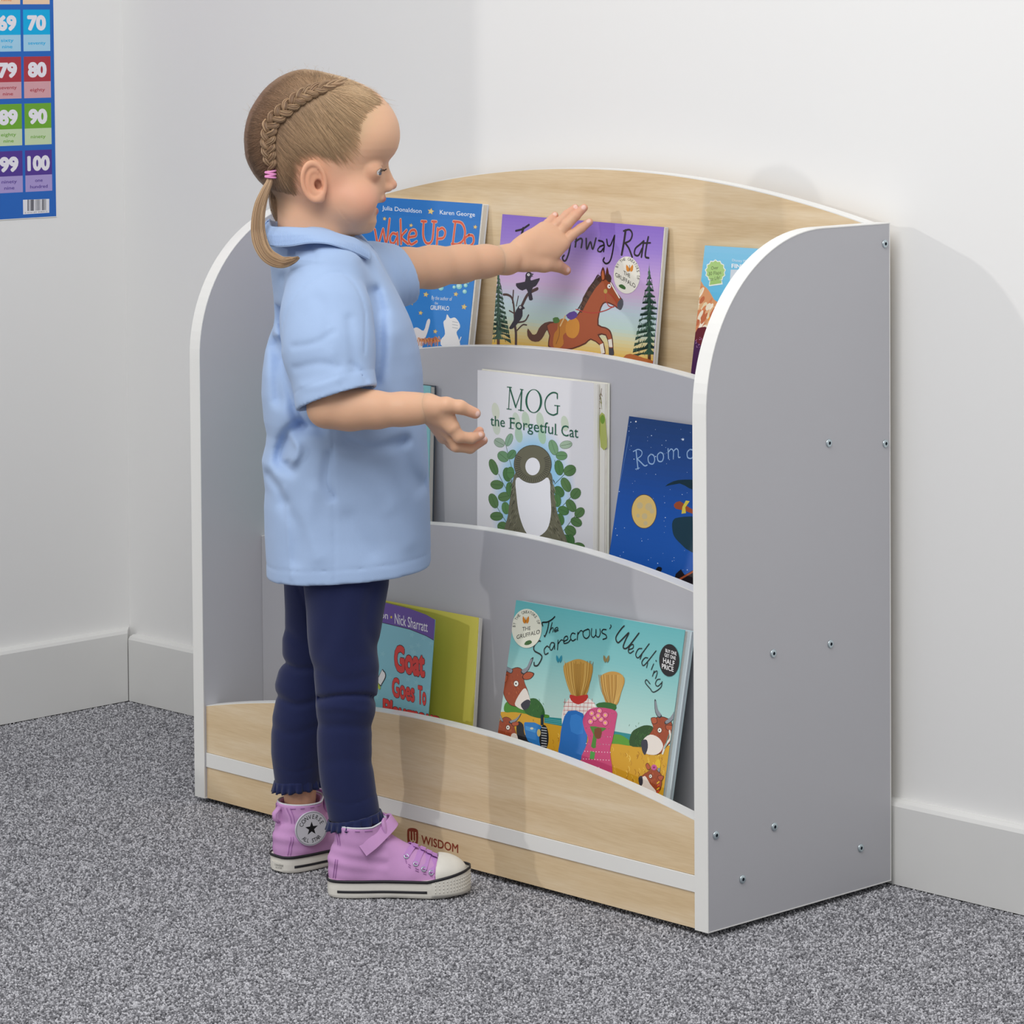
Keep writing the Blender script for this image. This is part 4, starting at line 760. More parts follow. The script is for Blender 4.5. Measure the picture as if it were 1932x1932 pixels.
def surfnet(F, lo, h):
    """naive surface nets: returns vertices and quads of the zero level"""
    s = F < 0; nx, ny, nz = F.shape
    cnt = np.zeros((nx - 1, ny - 1, nz - 1), np.int8)
    for i in (0, 1):
        for j in (0, 1):
            for k in (0, 1): cnt += s[i:nx - 1 + i, j:ny - 1 + j, k:nz - 1 + k]
    act = (cnt > 0) & (cnt < 8); I = np.argwhere(act); idx = -np.ones(act.shape, np.int64); idx[act] = np.arange(len(I))
    acc = np.zeros((len(I), 3)); n = np.zeros(len(I)); cs = [(i, j, k) for i in (0, 1) for j in (0, 1) for k in (0, 1)]
    val = {c: F[I[:, 0] + c[0], I[:, 1] + c[1], I[:, 2] + c[2]] for c in cs}
    for c in cs:
        for ax in range(3):
            if c[ax] == 0:
                e = list(c); e[ax] = 1; e = tuple(e); a, b = val[c], val[e]; m = (a < 0) != (b < 0); t = np.where(m, a / (a - b + 1e-20), 0)
                p = np.tile(np.array(c, float), (len(I), 1)); p[:, ax] = t; acc[m] += p[m]; n[m] += 1
    V = np.array(lo) + (I + acc / n[:, None]) * h; Q = []
    for ax in range(3):
        o = [i for i in range(3) if i != ax]; sl0 = [slice(None)] * 3; sl1 = [slice(None)] * 3; sl0[ax] = slice(0, -1); sl1[ax] = slice(1, None)
        a, b = s[tuple(sl0)], s[tuple(sl1)]; E = np.argwhere(a != b); E = E[(E[:, o[0]] > 0) & (E[:, o[1]] > 0) & (E[:, o[0]] < F.shape[o[0]] - 1) & (E[:, o[1]] < F.shape[o[1]] - 1)]
        if not len(E): continue
        flip = a[E[:, 0], E[:, 1], E[:, 2]]
        def cell(d0, d1):
            q = E.copy(); q[:, o[0]] -= d0; q[:, o[1]] -= d1; return idx[q[:, 0], q[:, 1], q[:, 2]]
        q = np.stack([cell(1, 1), cell(0, 1), cell(0, 0), cell(1, 0)], 1)
        if ax == 1: flip = ~flip
        q[~flip] = q[~flip][:, ::-1]; Q.append(q)
    return V, np.vstack(Q)
def px_table(rows, b):
    """rows of (v, u...) -> function of height giving local positions"""
    z = [G(600, r[0], b)[2] for r in rows]; return np.array(z), [np.array([G(r[k], r[0], b)[0] for r in rows]) for k in range(1, len(rows[0]))]

# ---- head: profile traced in side view, turned a little away from the viewer
HB = .105                                                              # depth of the head's middle plane
hv = [(129, 575, 575, 0), (131.5, 560, 592, 11), (134.5, 549, 606, 17), (139, 538, 624, 25), (146, 524, 651, 36), (158, 508, 681, 50), (170, 496, 702, 60), (182, 487, 719, 67), (196, 478, 731, 73), (209, 471, 740, 78), (222, 466.5, 746, 81), (234, 463.5, 750, 83), (250, 461, 752, 85), (265, 460.5, 751.5, 86), (280, 461.5, 747.5, 86), (292, 463, 740.5, 85.5), (300, 465, 733, 85), (308, 468, 728, 84), (318, 473, 725, 82.5), (328, 479, 726, 81), (340, 488, 728, 79.5), (352, 501, 729, 78), (362, 515, 728, 77), (370, 529, 725, 76), (380, 548, 720, 74), (390, 566, 712, 71), (400, 582, 709, 67), (410, 597, 709, 62), (420, 612, 709, 56), (430, 628, 702, 48), (437, 642, 696, 39), (441, 655, 689, 28), (444, 672, 682, 10)]
hz_, (hxb, hxf) = px_table([r[:3] for r in hv], HB); hw = np.array([r[3] * M2P for r in hv])
order = np.argsort(hz_); hz_, hxb, hxf, hw = hz_[order], hxb[order], hxf[order], hw[order]
cHead = G(600, 290, HB); yaw_h = math.radians(7)
def head_local(X, Y):
    x, y = X - cHead[0], Y - cHead[1]; return cHead[0] + x * math.cos(yaw_h) + y * math.sin(yaw_h), -x * math.sin(yaw_h) + y * math.cos(yaw_h)
def head_world(P):
    P = np.atleast_2d(P).astype(float); x, y = P[:, 0] - cHead[0], P[:, 1]; return np.stack([cHead[0] + x * math.cos(yaw_h) - y * math.sin(yaw_h), cHead[1] + x * math.sin(yaw_h) + y * math.cos(yaw_h), P[:, 2]], 1)
def hpar(z):
    z = np.asarray(z); xb, xf, w = np.interp(z, hz_, hxb), np.interp(z, hz_, hxf), np.interp(z, hz_, hw); m = xb + (xf - xb) * .44; return xb, xf, m, w
def PEF(z): return np.interp(z, [G(600, 350, HB)[2], G(600, 280, HB)[2]], [1.92, 2.25])
def head_y(x, z, off=0):
    """near-side surface depth (negative = towards the viewer) at side-view place (x, z)"""
    xb, xf, m, w = hpar(z); a = np.where(x > m, xf - m, m - xb); p_ = PEF(z); q = np.clip(1 - np.abs((x - m) / np.maximum(a, 1e-4)) ** p_, 0, 1); return -(w * q ** (1 / p_) + off)
def hp(u, v): p = G(u, v, HB); return p[0], p[2]
def H3(u, v, y): p = hp(u, v); return np.array([p[0], y, p[1]])
def head_field(g):
    X, Y, Z = g; x, y = head_local(X, Y); zz = Z.ravel(); xb, xf, m, w = [v.astype(np.float32)[None, None, :] for v in hpar(zz)]
    w = np.maximum(w, 1e-3); a = np.where(x > m, np.maximum(xf - m, 1e-3), np.maximum(m - xb, 1e-3))
    PE = PEF(zz).astype(np.float32)[None, None, :]; k = (np.abs((x - m) / a) ** PE + np.abs(y / w) ** PE) ** (1 / PE); F = (k - 1) * np.minimum(a, w) * .9
    F = smax(F, Z - hz_[-1], .004); F = smax(F, hz_[0] - Z, .004)
    g2 = (x, y, Z + 0 * x[:, :, :1] if False else Z)
    L = lambda u, v, yy: H3(u, v, yy)
    # cheeks, brow and jaw
    F = smin(F, ellip(g2, L(668, 380, -.034), (.022, .018, .021)), .016); F = smin(F, ellip(g2, L(668, 380, .034), (.022, .018, .021)), .016)
    F = smin(F, ellip(g2, L(703, 256, 0), (.021, .038, .026)), .018)
    # nose
    F = smin(F, cone(g2, L(722.5, 312, 0), L(737, 347, 0), .0045, .0058), .006)
    F = smin(F, ellip(g2, L(740, 349.5, 0), (.0058, .0066, .0055)), .003)
    for s_ in (-1, 1): F = smin(F, ellip(g2, L(731, 355, s_ * .0072), (.0058, .0042, .0045)), .003)
    # lips
    F = smin(F, ellip(g2, L(719, 376, 0), (.0058, .0135, .0044)), .004); F = smin(F, ellip(g2, L(705.5, 399, 0), (.0055, .0125, .0040)), .004)
    F = smin(F, ellip(g2, L(696, 424, 0), (.0062, .011, .009)), .008)
    F = smax(F, -ellip(g2, L(716, 388, 0), (.0125, .0150, .0029), ((.97, 0, -.24), (0, 1, 0), (.24, 0, .97))), .002)
    for s_ in (-1, 1):
        F = smax(F, -cone(g2, L(708, 389, s_ * .0145), L(693, 383, s_ * .0235), .0019, .0012), .0018)
        F = smax(F, -ellip(g2, L(729, 358.5, s_ * .0042), (.003, .0018, .0012)), .001)
        # eye sockets and lids
        ec = L(699.5, 321, s_ * .0275); F = smin(F, ellip(g2, ec, (.0116, .0114, .0112)), .006)
        X_, Y_, Z_ = x - ec[0], (y - ec[1]) * s_, Z - ec[2]; fw_ = X_ * .92 + Y_ * .39; sd_ = -X_ * .39 + Y_ * .92
        F = smax(F, -(np.sqrt(((fw_ - .0115) / .0070) ** 2 + (sd_ / .0086) ** 2 + ((Z_ + .0010 + sd_ * .08) / .0037) ** 2) - 1) * .0037, .0007)
        cr_ = np.sqrt((length3(X_, Y_, Z_) - .0124) ** 2 + (Z_ - .0052 + sd_ * sd_ * 20) ** 2) - .0005; F = smax(F, -np.where(fw_ > .004, cr_, .01), .0016)
    # neck
    n0, n1 = L(606, 372, 0), L(598, 470, -.002); F = smin(F, cone(g2, n0, n1, .036, .038), .014)
    F = smin(F, cone(g2, L(562, 350, 0), L(578, 470, 0), .026, .031), .014)
    # ears
    for s_ in (-1, 1):
        e0 = L(586, 338, 0); ye = s_ * (.0505); tilt = .15
        Xe = (x - e0[0]) * math.cos(tilt) + (Z - e0[2]) * math.sin(tilt); Ze = -(x - e0[0]) * math.sin(tilt) + (Z - e0[2]) * math.cos(tilt); Ye = (y - ye) * s_ - .006 + Xe * .35
        rr = np.sqrt((Xe / .0145) ** 2 + (Ze / .0232) ** 2 + 0 * Ye); base = np.maximum((rr - 1) * .0145, np.abs(Ye) - .0022)
        plate = smax((rr - 1) * .0145, np.abs(Ye) - .0024, .002)
        rim = np.sqrt(((rr - .90) * .0155) ** 2 + (Ye - .0030) ** 2) - .0026
        ear = smin(plate, rim, .002); anti = np.sqrt(((np.sqrt(((Xe - .002) / .0085) ** 2 + ((Ze + .001) / .0135) ** 2 + 0 * Ye) - 1) * .0085) ** 2 + (Ye - .0018) ** 2) - .0017
        anti = np.where((Xe > .0065), .01, anti); ear = smin(ear, anti, .002)
        ear = smax(ear, -(np.sqrt(((Xe - .0045) / .0046) ** 2 + ((Ze + .0045) / .0062) ** 2 + ((Ye - .001) / .004) ** 2) - 1) * .004, .0015)
        ear = smin(ear, length3(Xe - .0120, Ye - .0005, Ze + .004) - .0030, .002)                        # tragus
        ear = smin(ear, length3((Xe - .0045), (Ye + .0005) * 1.2, Ze + .0205) - .0050, .004)              # lobe
        F = smin(F, ear, .0025)
    return F
SK_B, SK_P, SK_L = np.array(lin('#e0b292')), np.array(lin('#dd9a84')), np.array(lin('#c4736c'))
HC_D, HC_L = np.array(lin('#876850')), np.array(lin('#d0b08a'))
def sst(e0, e1, x): t = np.clip((x - e0) / (e1 - e0), 0, 1); return t * t * (3 - 2 * t)
hair_line = [(741, 200), (736, 222), (722, 240), (702, 258), (682, 282), (662, 302), (640, 308), (622, 300), (604, 294), (585, 293), (566, 303), (556, 320), (553, 345), (556, 372), (552, 395), (540, 412), (520, 420)]
HLX = np.array([hp(*p) for p in hair_line])
def poly_dist(x, z, L, closed=False):
    d = np.full(np.shape(x), 9.0)
    for i in range(len(L) - 1):
        a, b = L[i], L[i + 1]; e = b - a; t = np.clip(((x - a[0]) * e[0] + (z - a[1]) * e[1]) / (e @ e), 0, 1); d = np.minimum(d, np.hypot(x - a[0] - t * e[0], z - a[1] - t * e[1]))
    return d
HAIRPOLY = np.array([hp(*p) for p in hair_line + [(470, 440), (430, 300), (440, 100), (740, 100)]])
def inside(x, z, L):
    r = np.zeros(np.shape(x), bool); n = len(L)
    for i in range(n):
        (x1, z1), (x2, z2) = L[i], L[i - 1]; c = ((z1 > z) != (z2 > z)); r ^= c & (x < (x2 - x1) * (z - z1) / (z2 - z1 + 1e-12) + x1)
    return r
def head_colors(V):
    x, y = head_local(V[:, 0], V[:, 1]); z = V[:, 2]; c = np.tile(SK_B, (len(V), 1))
    def mix(c, col, w): return c * (1 - w[:, None]) + col * w[:, None]
    def blob(u, v, yy, r): p = H3(u, v, yy); return np.exp(-((x - p[0]) ** 2 + (np.abs(y) - abs(yy)) ** 2 + (z - p[2]) ** 2) / (r * r))
    c = mix(c, SK_P, .6 * blob(688, 376, .042, .022)); c = mix(c, SK_P, .5 * blob(744, 352, 0, .010)); c = mix(c, SK_P, .35 * blob(586, 340, .06, .03)); c = mix(c, np.array(lin('#d58a5e')), .35 * blob(586, 335, .065, .022)); c = mix(c, SK_P, .4 * blob(640, 350, .055, .02))
    for u, v, r in ((722, 376, .0062), (712, 399, .0058)):
        p = H3(u, v, 0); w = sst(1.25, .8, np.sqrt(((x - p[0]) / r) ** 2 + (y / .0135) ** 2 + ((z - p[2]) / .0050) ** 2)); c = mix(c, SK_L, w)
    p = H3(707, 388, 0); w = sst(1.2, .9, np.sqrt(((x - p[0]) / .008) ** 2 + (y / .0145) ** 2 + ((z - p[2]) / .0026) ** 2)); c = mix(c, np.array(lin('#5c2420')), w)
    ml = np.array([hp(*q_) for q_ in ((712, 388.5), (703, 388), (692, 383))]); w = .8 * np.exp(-(poly_dist(x, z, ml) / .0012) ** 2) * (np.abs(y) < .028); c = mix(c, np.array(lin('#8c4038')), w)
    for s_ in (-1, 1):
        p = H3(699.5, 321, s_ * .0275); rr = np.sqrt((x - p[0]) ** 2 + (y - p[1]) ** 2 + (z - p[2]) ** 2); c = mix(c, np.array(lin('#b9785f')), .22 * sst(.0155, .0115, rr) * (rr > .0104)); 
    p = H3(591, 347, 0); w = np.exp(-((x - p[0]) ** 2 + (z - p[2]) ** 2) / .0032 ** 2) * (np.abs(y) < .056) * (np.abs(y) > .045); c = mix(c, np.array(lin('#a4583e')), .7 * w)
    # scalp tinted by fine hair
    ins = inside(x, z, HAIRPOLY); dd = poly_dist(x, z, HLX); sd = np.where(ins, dd, -dd); w = sst(-.004, .024, sd)
    ear = (np.abs(y) > .056) & (np.hypot(x - hp(586, 338)[0], z - hp(586, 338)[1]) < .026); w = np.where(ear, 0, w)
    f = sst(*[hp(480, 300)[0], hp(700, 300)[0]], x)[:, None]; hc = (HC_D * (1 - f) + HC_L * f) * (.82 + .12 * f)
    w = w * (1 - .75 * sst(hp(650, 300)[0], hp(730, 300)[0], x))
    return c * (1 - w[:, None]) + hc * w[:, None]
PARTS_V, PARTS_Q, PARTS_C = [], [], []
def island(F, lo, h, colfn):
    V, Q = surfnet(F, lo, h); PARTS_Q.append(Q + sum(len(v) for v in PARTS_V)); PARTS_V.append(V); PARTS_C.append(colfn(V))
hh = .00108
g, lo = grid((G(450, 300, HB)[0], HB - .078, G(600, 468, HB)[2]), (G(765, 300, HB)[0], HB + .078, G(600, 124, HB)[2]), hh)
island(head_field(g), lo, hh, head_colors)

# ---- arms and hands
def skin_plain(V): return np.tile(SK_B, (len(V), 1))
def skin_hand(tips, knuckles, nails):
    def f(V):
        c = np.tile(SK_B, (len(V), 1))
        for p in tips: w = .42 * np.exp(-((V - p) ** 2).sum(1) / .013 ** 2); c = c * (1 - w[:, None]) + SK_P * w[:, None]
        for p in knuckles: w = .28 * np.exp(-((V - p) ** 2).sum(1) / .005 ** 2); c = c * (1 - w[:, None]) + SK_P * w[:, None]
        for p, r in nails:
            w = .85 * sst(1.25, .85, np.sqrt(((V - p) ** 2).sum(1)) / r); c = c * (1 - w[:, None]) + np.array(lin('#f0cdc4')) * w[:, None]
        return c
    return f
# near (right) arm: bent elbow, open hand held in front of the shelf
bA = -.048
E0 = G(622, 650, -.02); E1 = G(617, 770, bA); W1 = G(806, 770, bA + .008)
pts = [E0, E1, G(660, 776, bA), G(710, 774, bA + .002), G(760, 772, bA + .005), G(790, 771, bA + .007), W1]; rs = [.024, .0205, .0198, .0192, .0175, .0156, .0145]
h1 = .0009
kn = [G(853, 806, bA - .002), G(848, 815, bA + .010), G(843, 821, bA + .021), G(838, 823, bA + .031)]
fing = [([kn[0], G(866, 824, bA - .001), G(889, 827, bA + .004), G(907, 821, bA + .010)], [.0078, .0068, .0062, .0050]),
        ([kn[1], G(861, 841, bA + .010), G(887, 845, bA + .016), G(912, 831, bA + .022)], [.0078, .0070, .0063, .0050]),
        ([kn[2], G(857, 840, bA + .024), G(885, 836, bA + .032), G(905, 813, bA + .036)], [.0074, .0066, .0060, .0048]),
        ([kn[3], G(852, 838, bA + .036), G(874, 838, bA + .043), G(889, 822, bA + .046)], [.0066, .0058, .0052, .0044])]
thumb = ([G(812, 765, bA - .002), G(842, 765, bA - .008), G(868, 768, bA - .008), G(897, 780, bA - .003)], [.0095, .0090, .0074, .0060])
g, lo = grid(np.min([E0, E1, W1], 0) - .032, np.array([W1[0] + .004, .02, E0[2] + .02]), .0022)
F_arm = chain(g, pts, rs, .01); F_arm = smin(F_arm, ellip(g, G(660, 768, bA), (.035, .020, .021)), .01); 
island(F_arm, lo, .0022, skin_plain)
g, lo = grid(np.array([W1[0] - .012, bA - .026, G(860, 862, bA)[2]]), np.array([G(925, 800, bA)[0] + .004, bA + .062, W1[2] + .026]), h1)
F = chain(g, pts[-2:], [rs[-2] - .0009, .0150], .006); F = smin(F, cone(g, W1, G(820, 774, bA + .010), .0150, .0138), .008)
for k in range(4): F = smin(F, cone(g, G(817, 772 + k * 3, bA + .004 + .006 * k), kn[k], .0122, .0088), .007)
F = smin(F, chain(g, *thumb, .004), .007)
web = cone(g, G(826, 772, bA - .004), G(846, 790, bA - .001), .0100, .0075); F = smin(F, web, .006)
for P_, r_ in fing: F = smin(F, chain(g, P_, r_, .0022), .0010)
island(F, lo, h1, skin_hand([p[-1] for p, _ in fing] + [thumb[0][-1]], [p[1] for p, _ in fing], [(G(903, 781, bA - .0085), .0032), (G(906, 820, bA + .0055), .0026), (G(914, 827, bA + .0185), .0026)]))
# far (left) arm: stretched out to the book, hand spread on its cover
S0 = G(700, 516, .185); W2 = G(957, 490, .296)
pa = [S0, G(765, 508, .214), G(815, 504, .238), G(870, 498, .262), G(915, 493, .280), W2]; ra = [.028, .0240, .0238, .0212, .0182, .0163]
g, lo = grid(np.array([S0[0] + .02, .15, W2[2] - .05]), np.array([W2[0] + .003, .33, W2[2] + .04]), .0022)
island(chain(g, pa, ra, .012), lo, .0022, skin_plain)
kn2 = [G(1062, 459, .322), G(1053, 443, .326), G(1040, 434, .328), G(1026, 432, .328)]
f2 = [([kn2[0], G(1078, 444, .325), G(1096, 431, .328), G(1112, 419, .3305)], [.0082, .0068, .0062, .0050]),
      ([kn2[1], G(1069, 424, .326), G(1086, 407, .329), G(1102, 392, .332)], [.0082, .0072, .0064, .0052]),
      ([kn2[2], G(1056, 419, .329), G(1070, 405, .333), G(1085, 392, .336)], [.0078, .0068, .0062, .0050]),
      ([kn2[3], G(1034, 422, .330), G(1041, 414, .334), G(1047, 406, .338)], [.0070, .0062, .0056, .0047])]
th2 = ([G(990, 497, .300), G(1026, 499, .312), G(1050, 500, .322), G(1068, 510, .332)], [.0105, .0090, .0078, .0062])
g, lo = grid(np.array([W2[0] - .012, .270, G(1000, 532, .31)[2]]), np.array([G(1122, 400, .33)[0], .352, G(1000, 378, .33)[2]]), h1)
F = chain(g, [pa[-2], W2], [ra[-2] - .0010, .0167], .006); F = smin(F, cone(g, W2, G(985, 478, .306), .0165, .0150), .010)
for k in range(4): F = smin(F, cone(g, G(985, 488 - 7 * k, .304 + .001 * k), kn2[k], .0128, .0092), .006)
F = smin(F, ellip(g, G(1022, 470, .312), (.026, .0085, .020)), .008)
F = smin(F, chain(g, *th2, .004), .006)
for P_, r_ in f2: F = smin(F, chain(g, P_, [q * .93 for q in r_], .002), .0006)
island(F, lo, h1, skin_hand([p[-1] for p, _ in f2] + [th2[0][-1]], [p[1] for p, _ in f2], [(G(1110, 416, .3262), .0028), (G(1101, 391, .3275), .0028), (G(1086, 390, .332), .0026), (G(1047, 404, .334), .0024), (G(1071, 509, .3265), .0028)]))
# trunk and legs (mostly under clothing), in one coarser piece
NA, FA = G(668, 1560, .040), G(566, 1500, .158)
HN, HF_ = G(650, 1080, .045), G(620, 1075, .150)
g, lo = grid(np.array([G(505, 900, .1)[0], -.035, .035]), np.array([G(735, 900, .1)[0], .235, G(600, 450, .1)[2]]), .0045)
F = ellip(g, G(630, 640, .105), (.055, .080, .12)); F = smin(F, ellip(g, G(645, 880, .105), (.062, .070, .10)), .04); F = smin(F, ellip(g, G(635, 1020, .10), (.055, .068, .065)), .03)
F = smin(F, cone(g, G(600, 470, .105), G(618, 560, .105), .036, .05), .02); F = smin(F, cone(g, G(622, 505, .035), G(622, 505, .175), .026, .026), .02); F = smin(F, cone(g, G(622, 505, .03), E0, .026, .024), .02)
for hip, knee, ank, r in ((HN, G(654, 1310, .040), NA, 1), (HF_, G(578, 1300, .155), FA, .96)):
    F = smin(F, chain(g, [hip, knee, ank, ank + [.0, 0, -.03]], [.031 * r, .0205 * r, .0185, .0185], .004), .008)
island(F, lo, .0045, skin_plain)
body = obj('body', Wd(np.vstack(PARTS_V)), np.vstack(PARTS_Q), M['skin'], girl, smooth=True, cols=np.vstack(PARTS_C))
sm = body.modifiers.new('smooth', 'SMOOTH'); sm.factor = .5; sm.iterations = 2

# ---- eyes, lashes, brows
for s_ in (-1, 1):
    c = H3(699.5, 321, s_ * .0275); r = .0107; gz = np.array([.90, s_ * .16, -.26]); gz /= np.linalg.norm(gz); nu, nv = 40, 28; V, cc = [], []
    u_ = np.cross(gz, [0, 0, 1]); u_ /= np.linalg.norm(u_); w_ = np.cross(u_, gz)
    for i in range(nv + 1):
        t = math.pi * (i / nv) ** 1.5
        for k in range(nu):
            a = 2 * math.pi * k / nu; V.append(c + r * (gz * math.cos(t) + (u_ * math.cos(a) + w_ * math.sin(a)) * math.sin(t)) * (1.02 if t < .5 else 1)); dg = math.degrees(t)
            cc.append(lin('#0c0c10') if dg < 14 else (lin('#5f7488') if dg < 30 else (lin('#3c4854') if dg < 35 else lin('#e8e4e2'))))
    F = [(i * nu + k, i * nu + (k + 1) % nu, (i + 1) * nu + (k + 1) % nu, (i + 1) * nu + k) for i in range(nv) for k in range(nu)]
    obj('eye', Wd(head_world(V)), F, M['eye'], girl, smooth=True, cols=cc)
    m = MB()
    for k in range(26):
        sd = -.0078 + .0156 * k / 25; fwd = math.sqrt(max(1e-9, .0121 ** 2 - sd * sd)); up = .0020 - sd * .08 - sd * sd * 38
        p0 = c + np.array([fwd * .92 - sd * .39, s_ * (fwd * .39 + sd * .92), up]); dr = p0 - c; dr /= np.linalg.norm(dr); L = .0040 + .0010 * random.random(); dr = dr + np.array([0, 0, -.35]); dr /= np.linalg.norm(dr)
        m.add(*tube(head_world([p0, p0 + dr * L * .5 + [0, 0, -.0004], p0 + dr * L + [0, 0, .0014]]), [.00026, .0002, .00008], 4))
    m.V = [Wd(v) for v in m.V]; m.build('eyelashes', M['lash'], girl)
    m = MB()
    for k in range(60):
        t = k / 59; u_0, v_0 = 692 + 36 * t, 304 - 14 * math.sin(t * 2.0) + random.uniform(-1.5, 1.5)
        x0, z0 = hp(u_0, v_0); x1, z1 = hp(u_0 - 7, v_0 - 1 + random.uniform(-1.5, 1.5)); y0, y1 = -head_y(x0, z0, .0003) * s_, -head_y(x1, z1, .0003) * s_
        if abs(y0) < .008: continue
        m.add(*tube(head_world([(x0, y0, z0), (x1, y1, z1)]), [.0003, .00015], 3))
    m.V = [Wd(v) for v in m.V]
    if m.F: m.build('eyebrow', material('eyebrow_hair', '#b08c6c', rough=.6), girl)

# ---- hair: strands laid over the scalp, gathered into a plait on each side
braid = smoothpts([(646, 152), (624, 158), (600, 165), (580, 172), (562, 182), (543, 197), (524, 213), (508, 230), (503, 252), (502, 274), (505, 295), (507.5, 315)], 8)
def bpt(t): i = t * (len(braid) - 1); k = min(int(i), len(braid) - 2); return braid[k] + (braid[k + 1] - braid[k]) * (i - k)
def scalp(u, v, off): x, z = hp(u, v); return np.array([x, float(head_y(x, z, off)), z])
def strand_col(u, dark):
    if dark is not None: k_ = random.uniform(.74, 1.22); f = np.clip((u - (500 if dark else 470)) / 215, 0, 1)[:, None]; return np.clip((HC_D * (1 - f) + HC_L * f) * k_ * (.94 if dark else 1), 0, 1)
    f = 0
    f = np.clip((u - 480) / 240, 0, 1); c = HC_D * (1 - f) + HC_L * f
    if dark: c = c * .92
    return np.clip(c * random.uniform(.72, 1.28) + np.array([.02, .01, 0]) * random.random(), 0, 1)
hair_path = smoothpts(hair_line, 8)
top_line = smoothpts([(712, 176)] + [(r_[2] - 1.5, r_[0] + .5) for r_ in hv[8:0:-1] if r_[2] < 700] + [(r_[1] + 1.2, r_[0] + .3) for r_ in hv[1:21]], 4)
for s_ in (-1, 1):
    m = MB(); N1 = 2600 if s_ < 0 else 500
    def put(pts2, off0, r, col):
        P = []
        for i, (u, v) in enumerate(pts2):
            p = scalp(u, v, off0 * math.sin(math.pi * min(1, .15 + i / (len(pts2) - 1))) + .0004); P.append((p[0], p[1] if s_ < 0 else -p[1], p[2]))
        m.add(*tube(head_world(P), [r * .15, r * .45, r * .8] + [r] * (len(P) - 4) + [r * .5], 3, caps=False), col=np.repeat(col, 3, axis=0))
    for k in range(N1):                                                  # front and side hair drawn back to the plait
        t = random.random() ** .9
        if t < .33 and random.random() < .42: continue
        root = hair_path[int(t * (len(hair_path) - 1))] + np.random.normal(0, 6.5, 2) * (1 if random.random() < .6 else .4); fine = random.random() < .22; root = root + (np.array([random.uniform(2, 17), random.uniform(-2, 8)]) if fine and t < .75 else 0); jump = random.random() ** 3 * .75
        tb = np.clip(t * 1.02 + random.uniform(-.05, .05), 0, 1); q = bpt(tb); root = root + (q - root) * jump * .8; mid = (root + q) / 2 + np.array([(q[1] - root[1]), -(q[0] - root[0])]) * random.uniform(-.02, .10)
        ts = np.linspace(0, 1, 8)[:, None]; P2 = (1 - ts) ** 2 * root + 2 * ts * (1 - ts) * mid + ts ** 2 * q
        put(P2, random.uniform(.0002, .0016), .00014 if fine else random.uniform(.00016, .00034), strand_col(P2[:, 0] + (60 if fine else 0), False))
    for k in range(700 if s_ < 0 else 250):                              # front hairline swept back over the top
        t = random.random(); root = np.array([744, 212]) + (np.array([704, 172]) - np.array([744, 212])) * t + np.array([0, -7]) * math.sin(math.pi * t) + np.random.normal(0, 3.5, 2) + np.array([-8, 6]) * random.random(); q = bpt(random.uniform(0, .22)); root = root + (q - root) * random.random() ** 2 * .6
        mid = (root + q) / 2 + np.array([2, -4]) * random.uniform(0, 1); ts = np.linspace(0, 1, 8)[:, None]; P2 = (1 - ts) ** 2 * root + 2 * ts * (1 - ts) * mid + ts ** 2 * q
        put(P2, random.uniform(.0002, .0014), random.uniform(.00016, .0003), strand_col(P2[:, 0], False))
    for k in range(2600 if s_ < 0 else 1700):                            # back hair from the parting
        t = random.random(); root = top_line[int(t * (len(top_line) - 1))] + np.random.normal(0, 2.2, 2) + (np.array([600, 290]) - top_line[int(t * (len(top_line) - 1))]) * .012; tb = np.clip(t * .98 + random.uniform(-.06, .06), 0, 1); q = bpt(tb); j = random.random() ** 4 * .7; root = root + (q - root) * j
        mid = (root + q) / 2 + np.array([-3, 4]) * random.uniform(-1, 1); ts = np.linspace(0, 1, 8)[:, None]; P2 = (1 - ts) ** 2 * root + 2 * ts * (1 - ts) * mid + ts ** 2 * q
        put(P2, random.uniform(.0002, .0014), random.uniform(.00016, .00034), strand_col(P2[:, 0], True))
    for k in range(40 if s_ < 0 else 0):                                 # loose flyaway hairs
        a = top_line[int(random.random() * 90)]; d2 = np.array([random.uniform(-1, .6), -1]); d2 /= np.linalg.norm(d2); L = random.uniform(5, 16)
        P = [np.array([*(hp(*(a + d2 * L * j / 3 + np.array([j * j * random.uniform(-.8, .8), 0]))))]) for j in range(4)]
        m.add(*tube(head_world([(p[0], random.uniform(-.01, .01), p[1]) for p in P]), .00008, 3, caps=False), col=HC_L)
    m.V = [Wd(v) for v in m.V]; m.build('hair', M['hair'], girl, smooth=True, color=True)
    # plait: overlapping lobes made of fine strands
    m = MB(); nb = 15
    for k in range(nb * 2):
        t = (k / (nb * 2)) * .97; c2 = bpt(t); tn = bpt(min(1, t + .02)) - bpt(max(0, t - .02)); tn /= np.linalg.norm(tn); nn = np.array([tn[1], -tn[0]]) * (1 if k % 2 else -1)
        wd = np.interp(t, [0, .12, .3, .6, .85, 1], [2.5, 6.5, 9.5, 11, 8.5, 6]); adv = np.interp(t, [0, .3, 1], [22, 15, 13])
        P2 = [c2 + nn * wd * 1.0 - tn * adv * .35, c2 + nn * wd * .9 + tn * adv * .25, c2 + nn * wd * .25 + tn * adv * .75, c2 - nn * wd * .5 + tn * adv * 1.15]; P2 = smoothpts(P2, 4); n = len(P2)
        lift = np.interp(np.linspace(0, 1, n), [0, .35, .7, 1], [.0012, .0052, .0048, .0012]); rad = np.interp(np.linspace(0, 1, n), [0, .3, .7, 1], [.0016, .0034, .0034, .0015]) * np.interp(t, [0, .2, 1], [.45, 1, .95]); lift = lift * np.interp(t, [0, .2], [.4, 1])
        P = []
        for i in range(n): p = scalp(*P2[i], lift[i]); P.append(p)
        P = np.array(P)
        V, F = tube(P, rad * .86, 8)
        V = np.array(V); V[:, 1] *= -s_; col = HC_D * .8 if s_ else 0
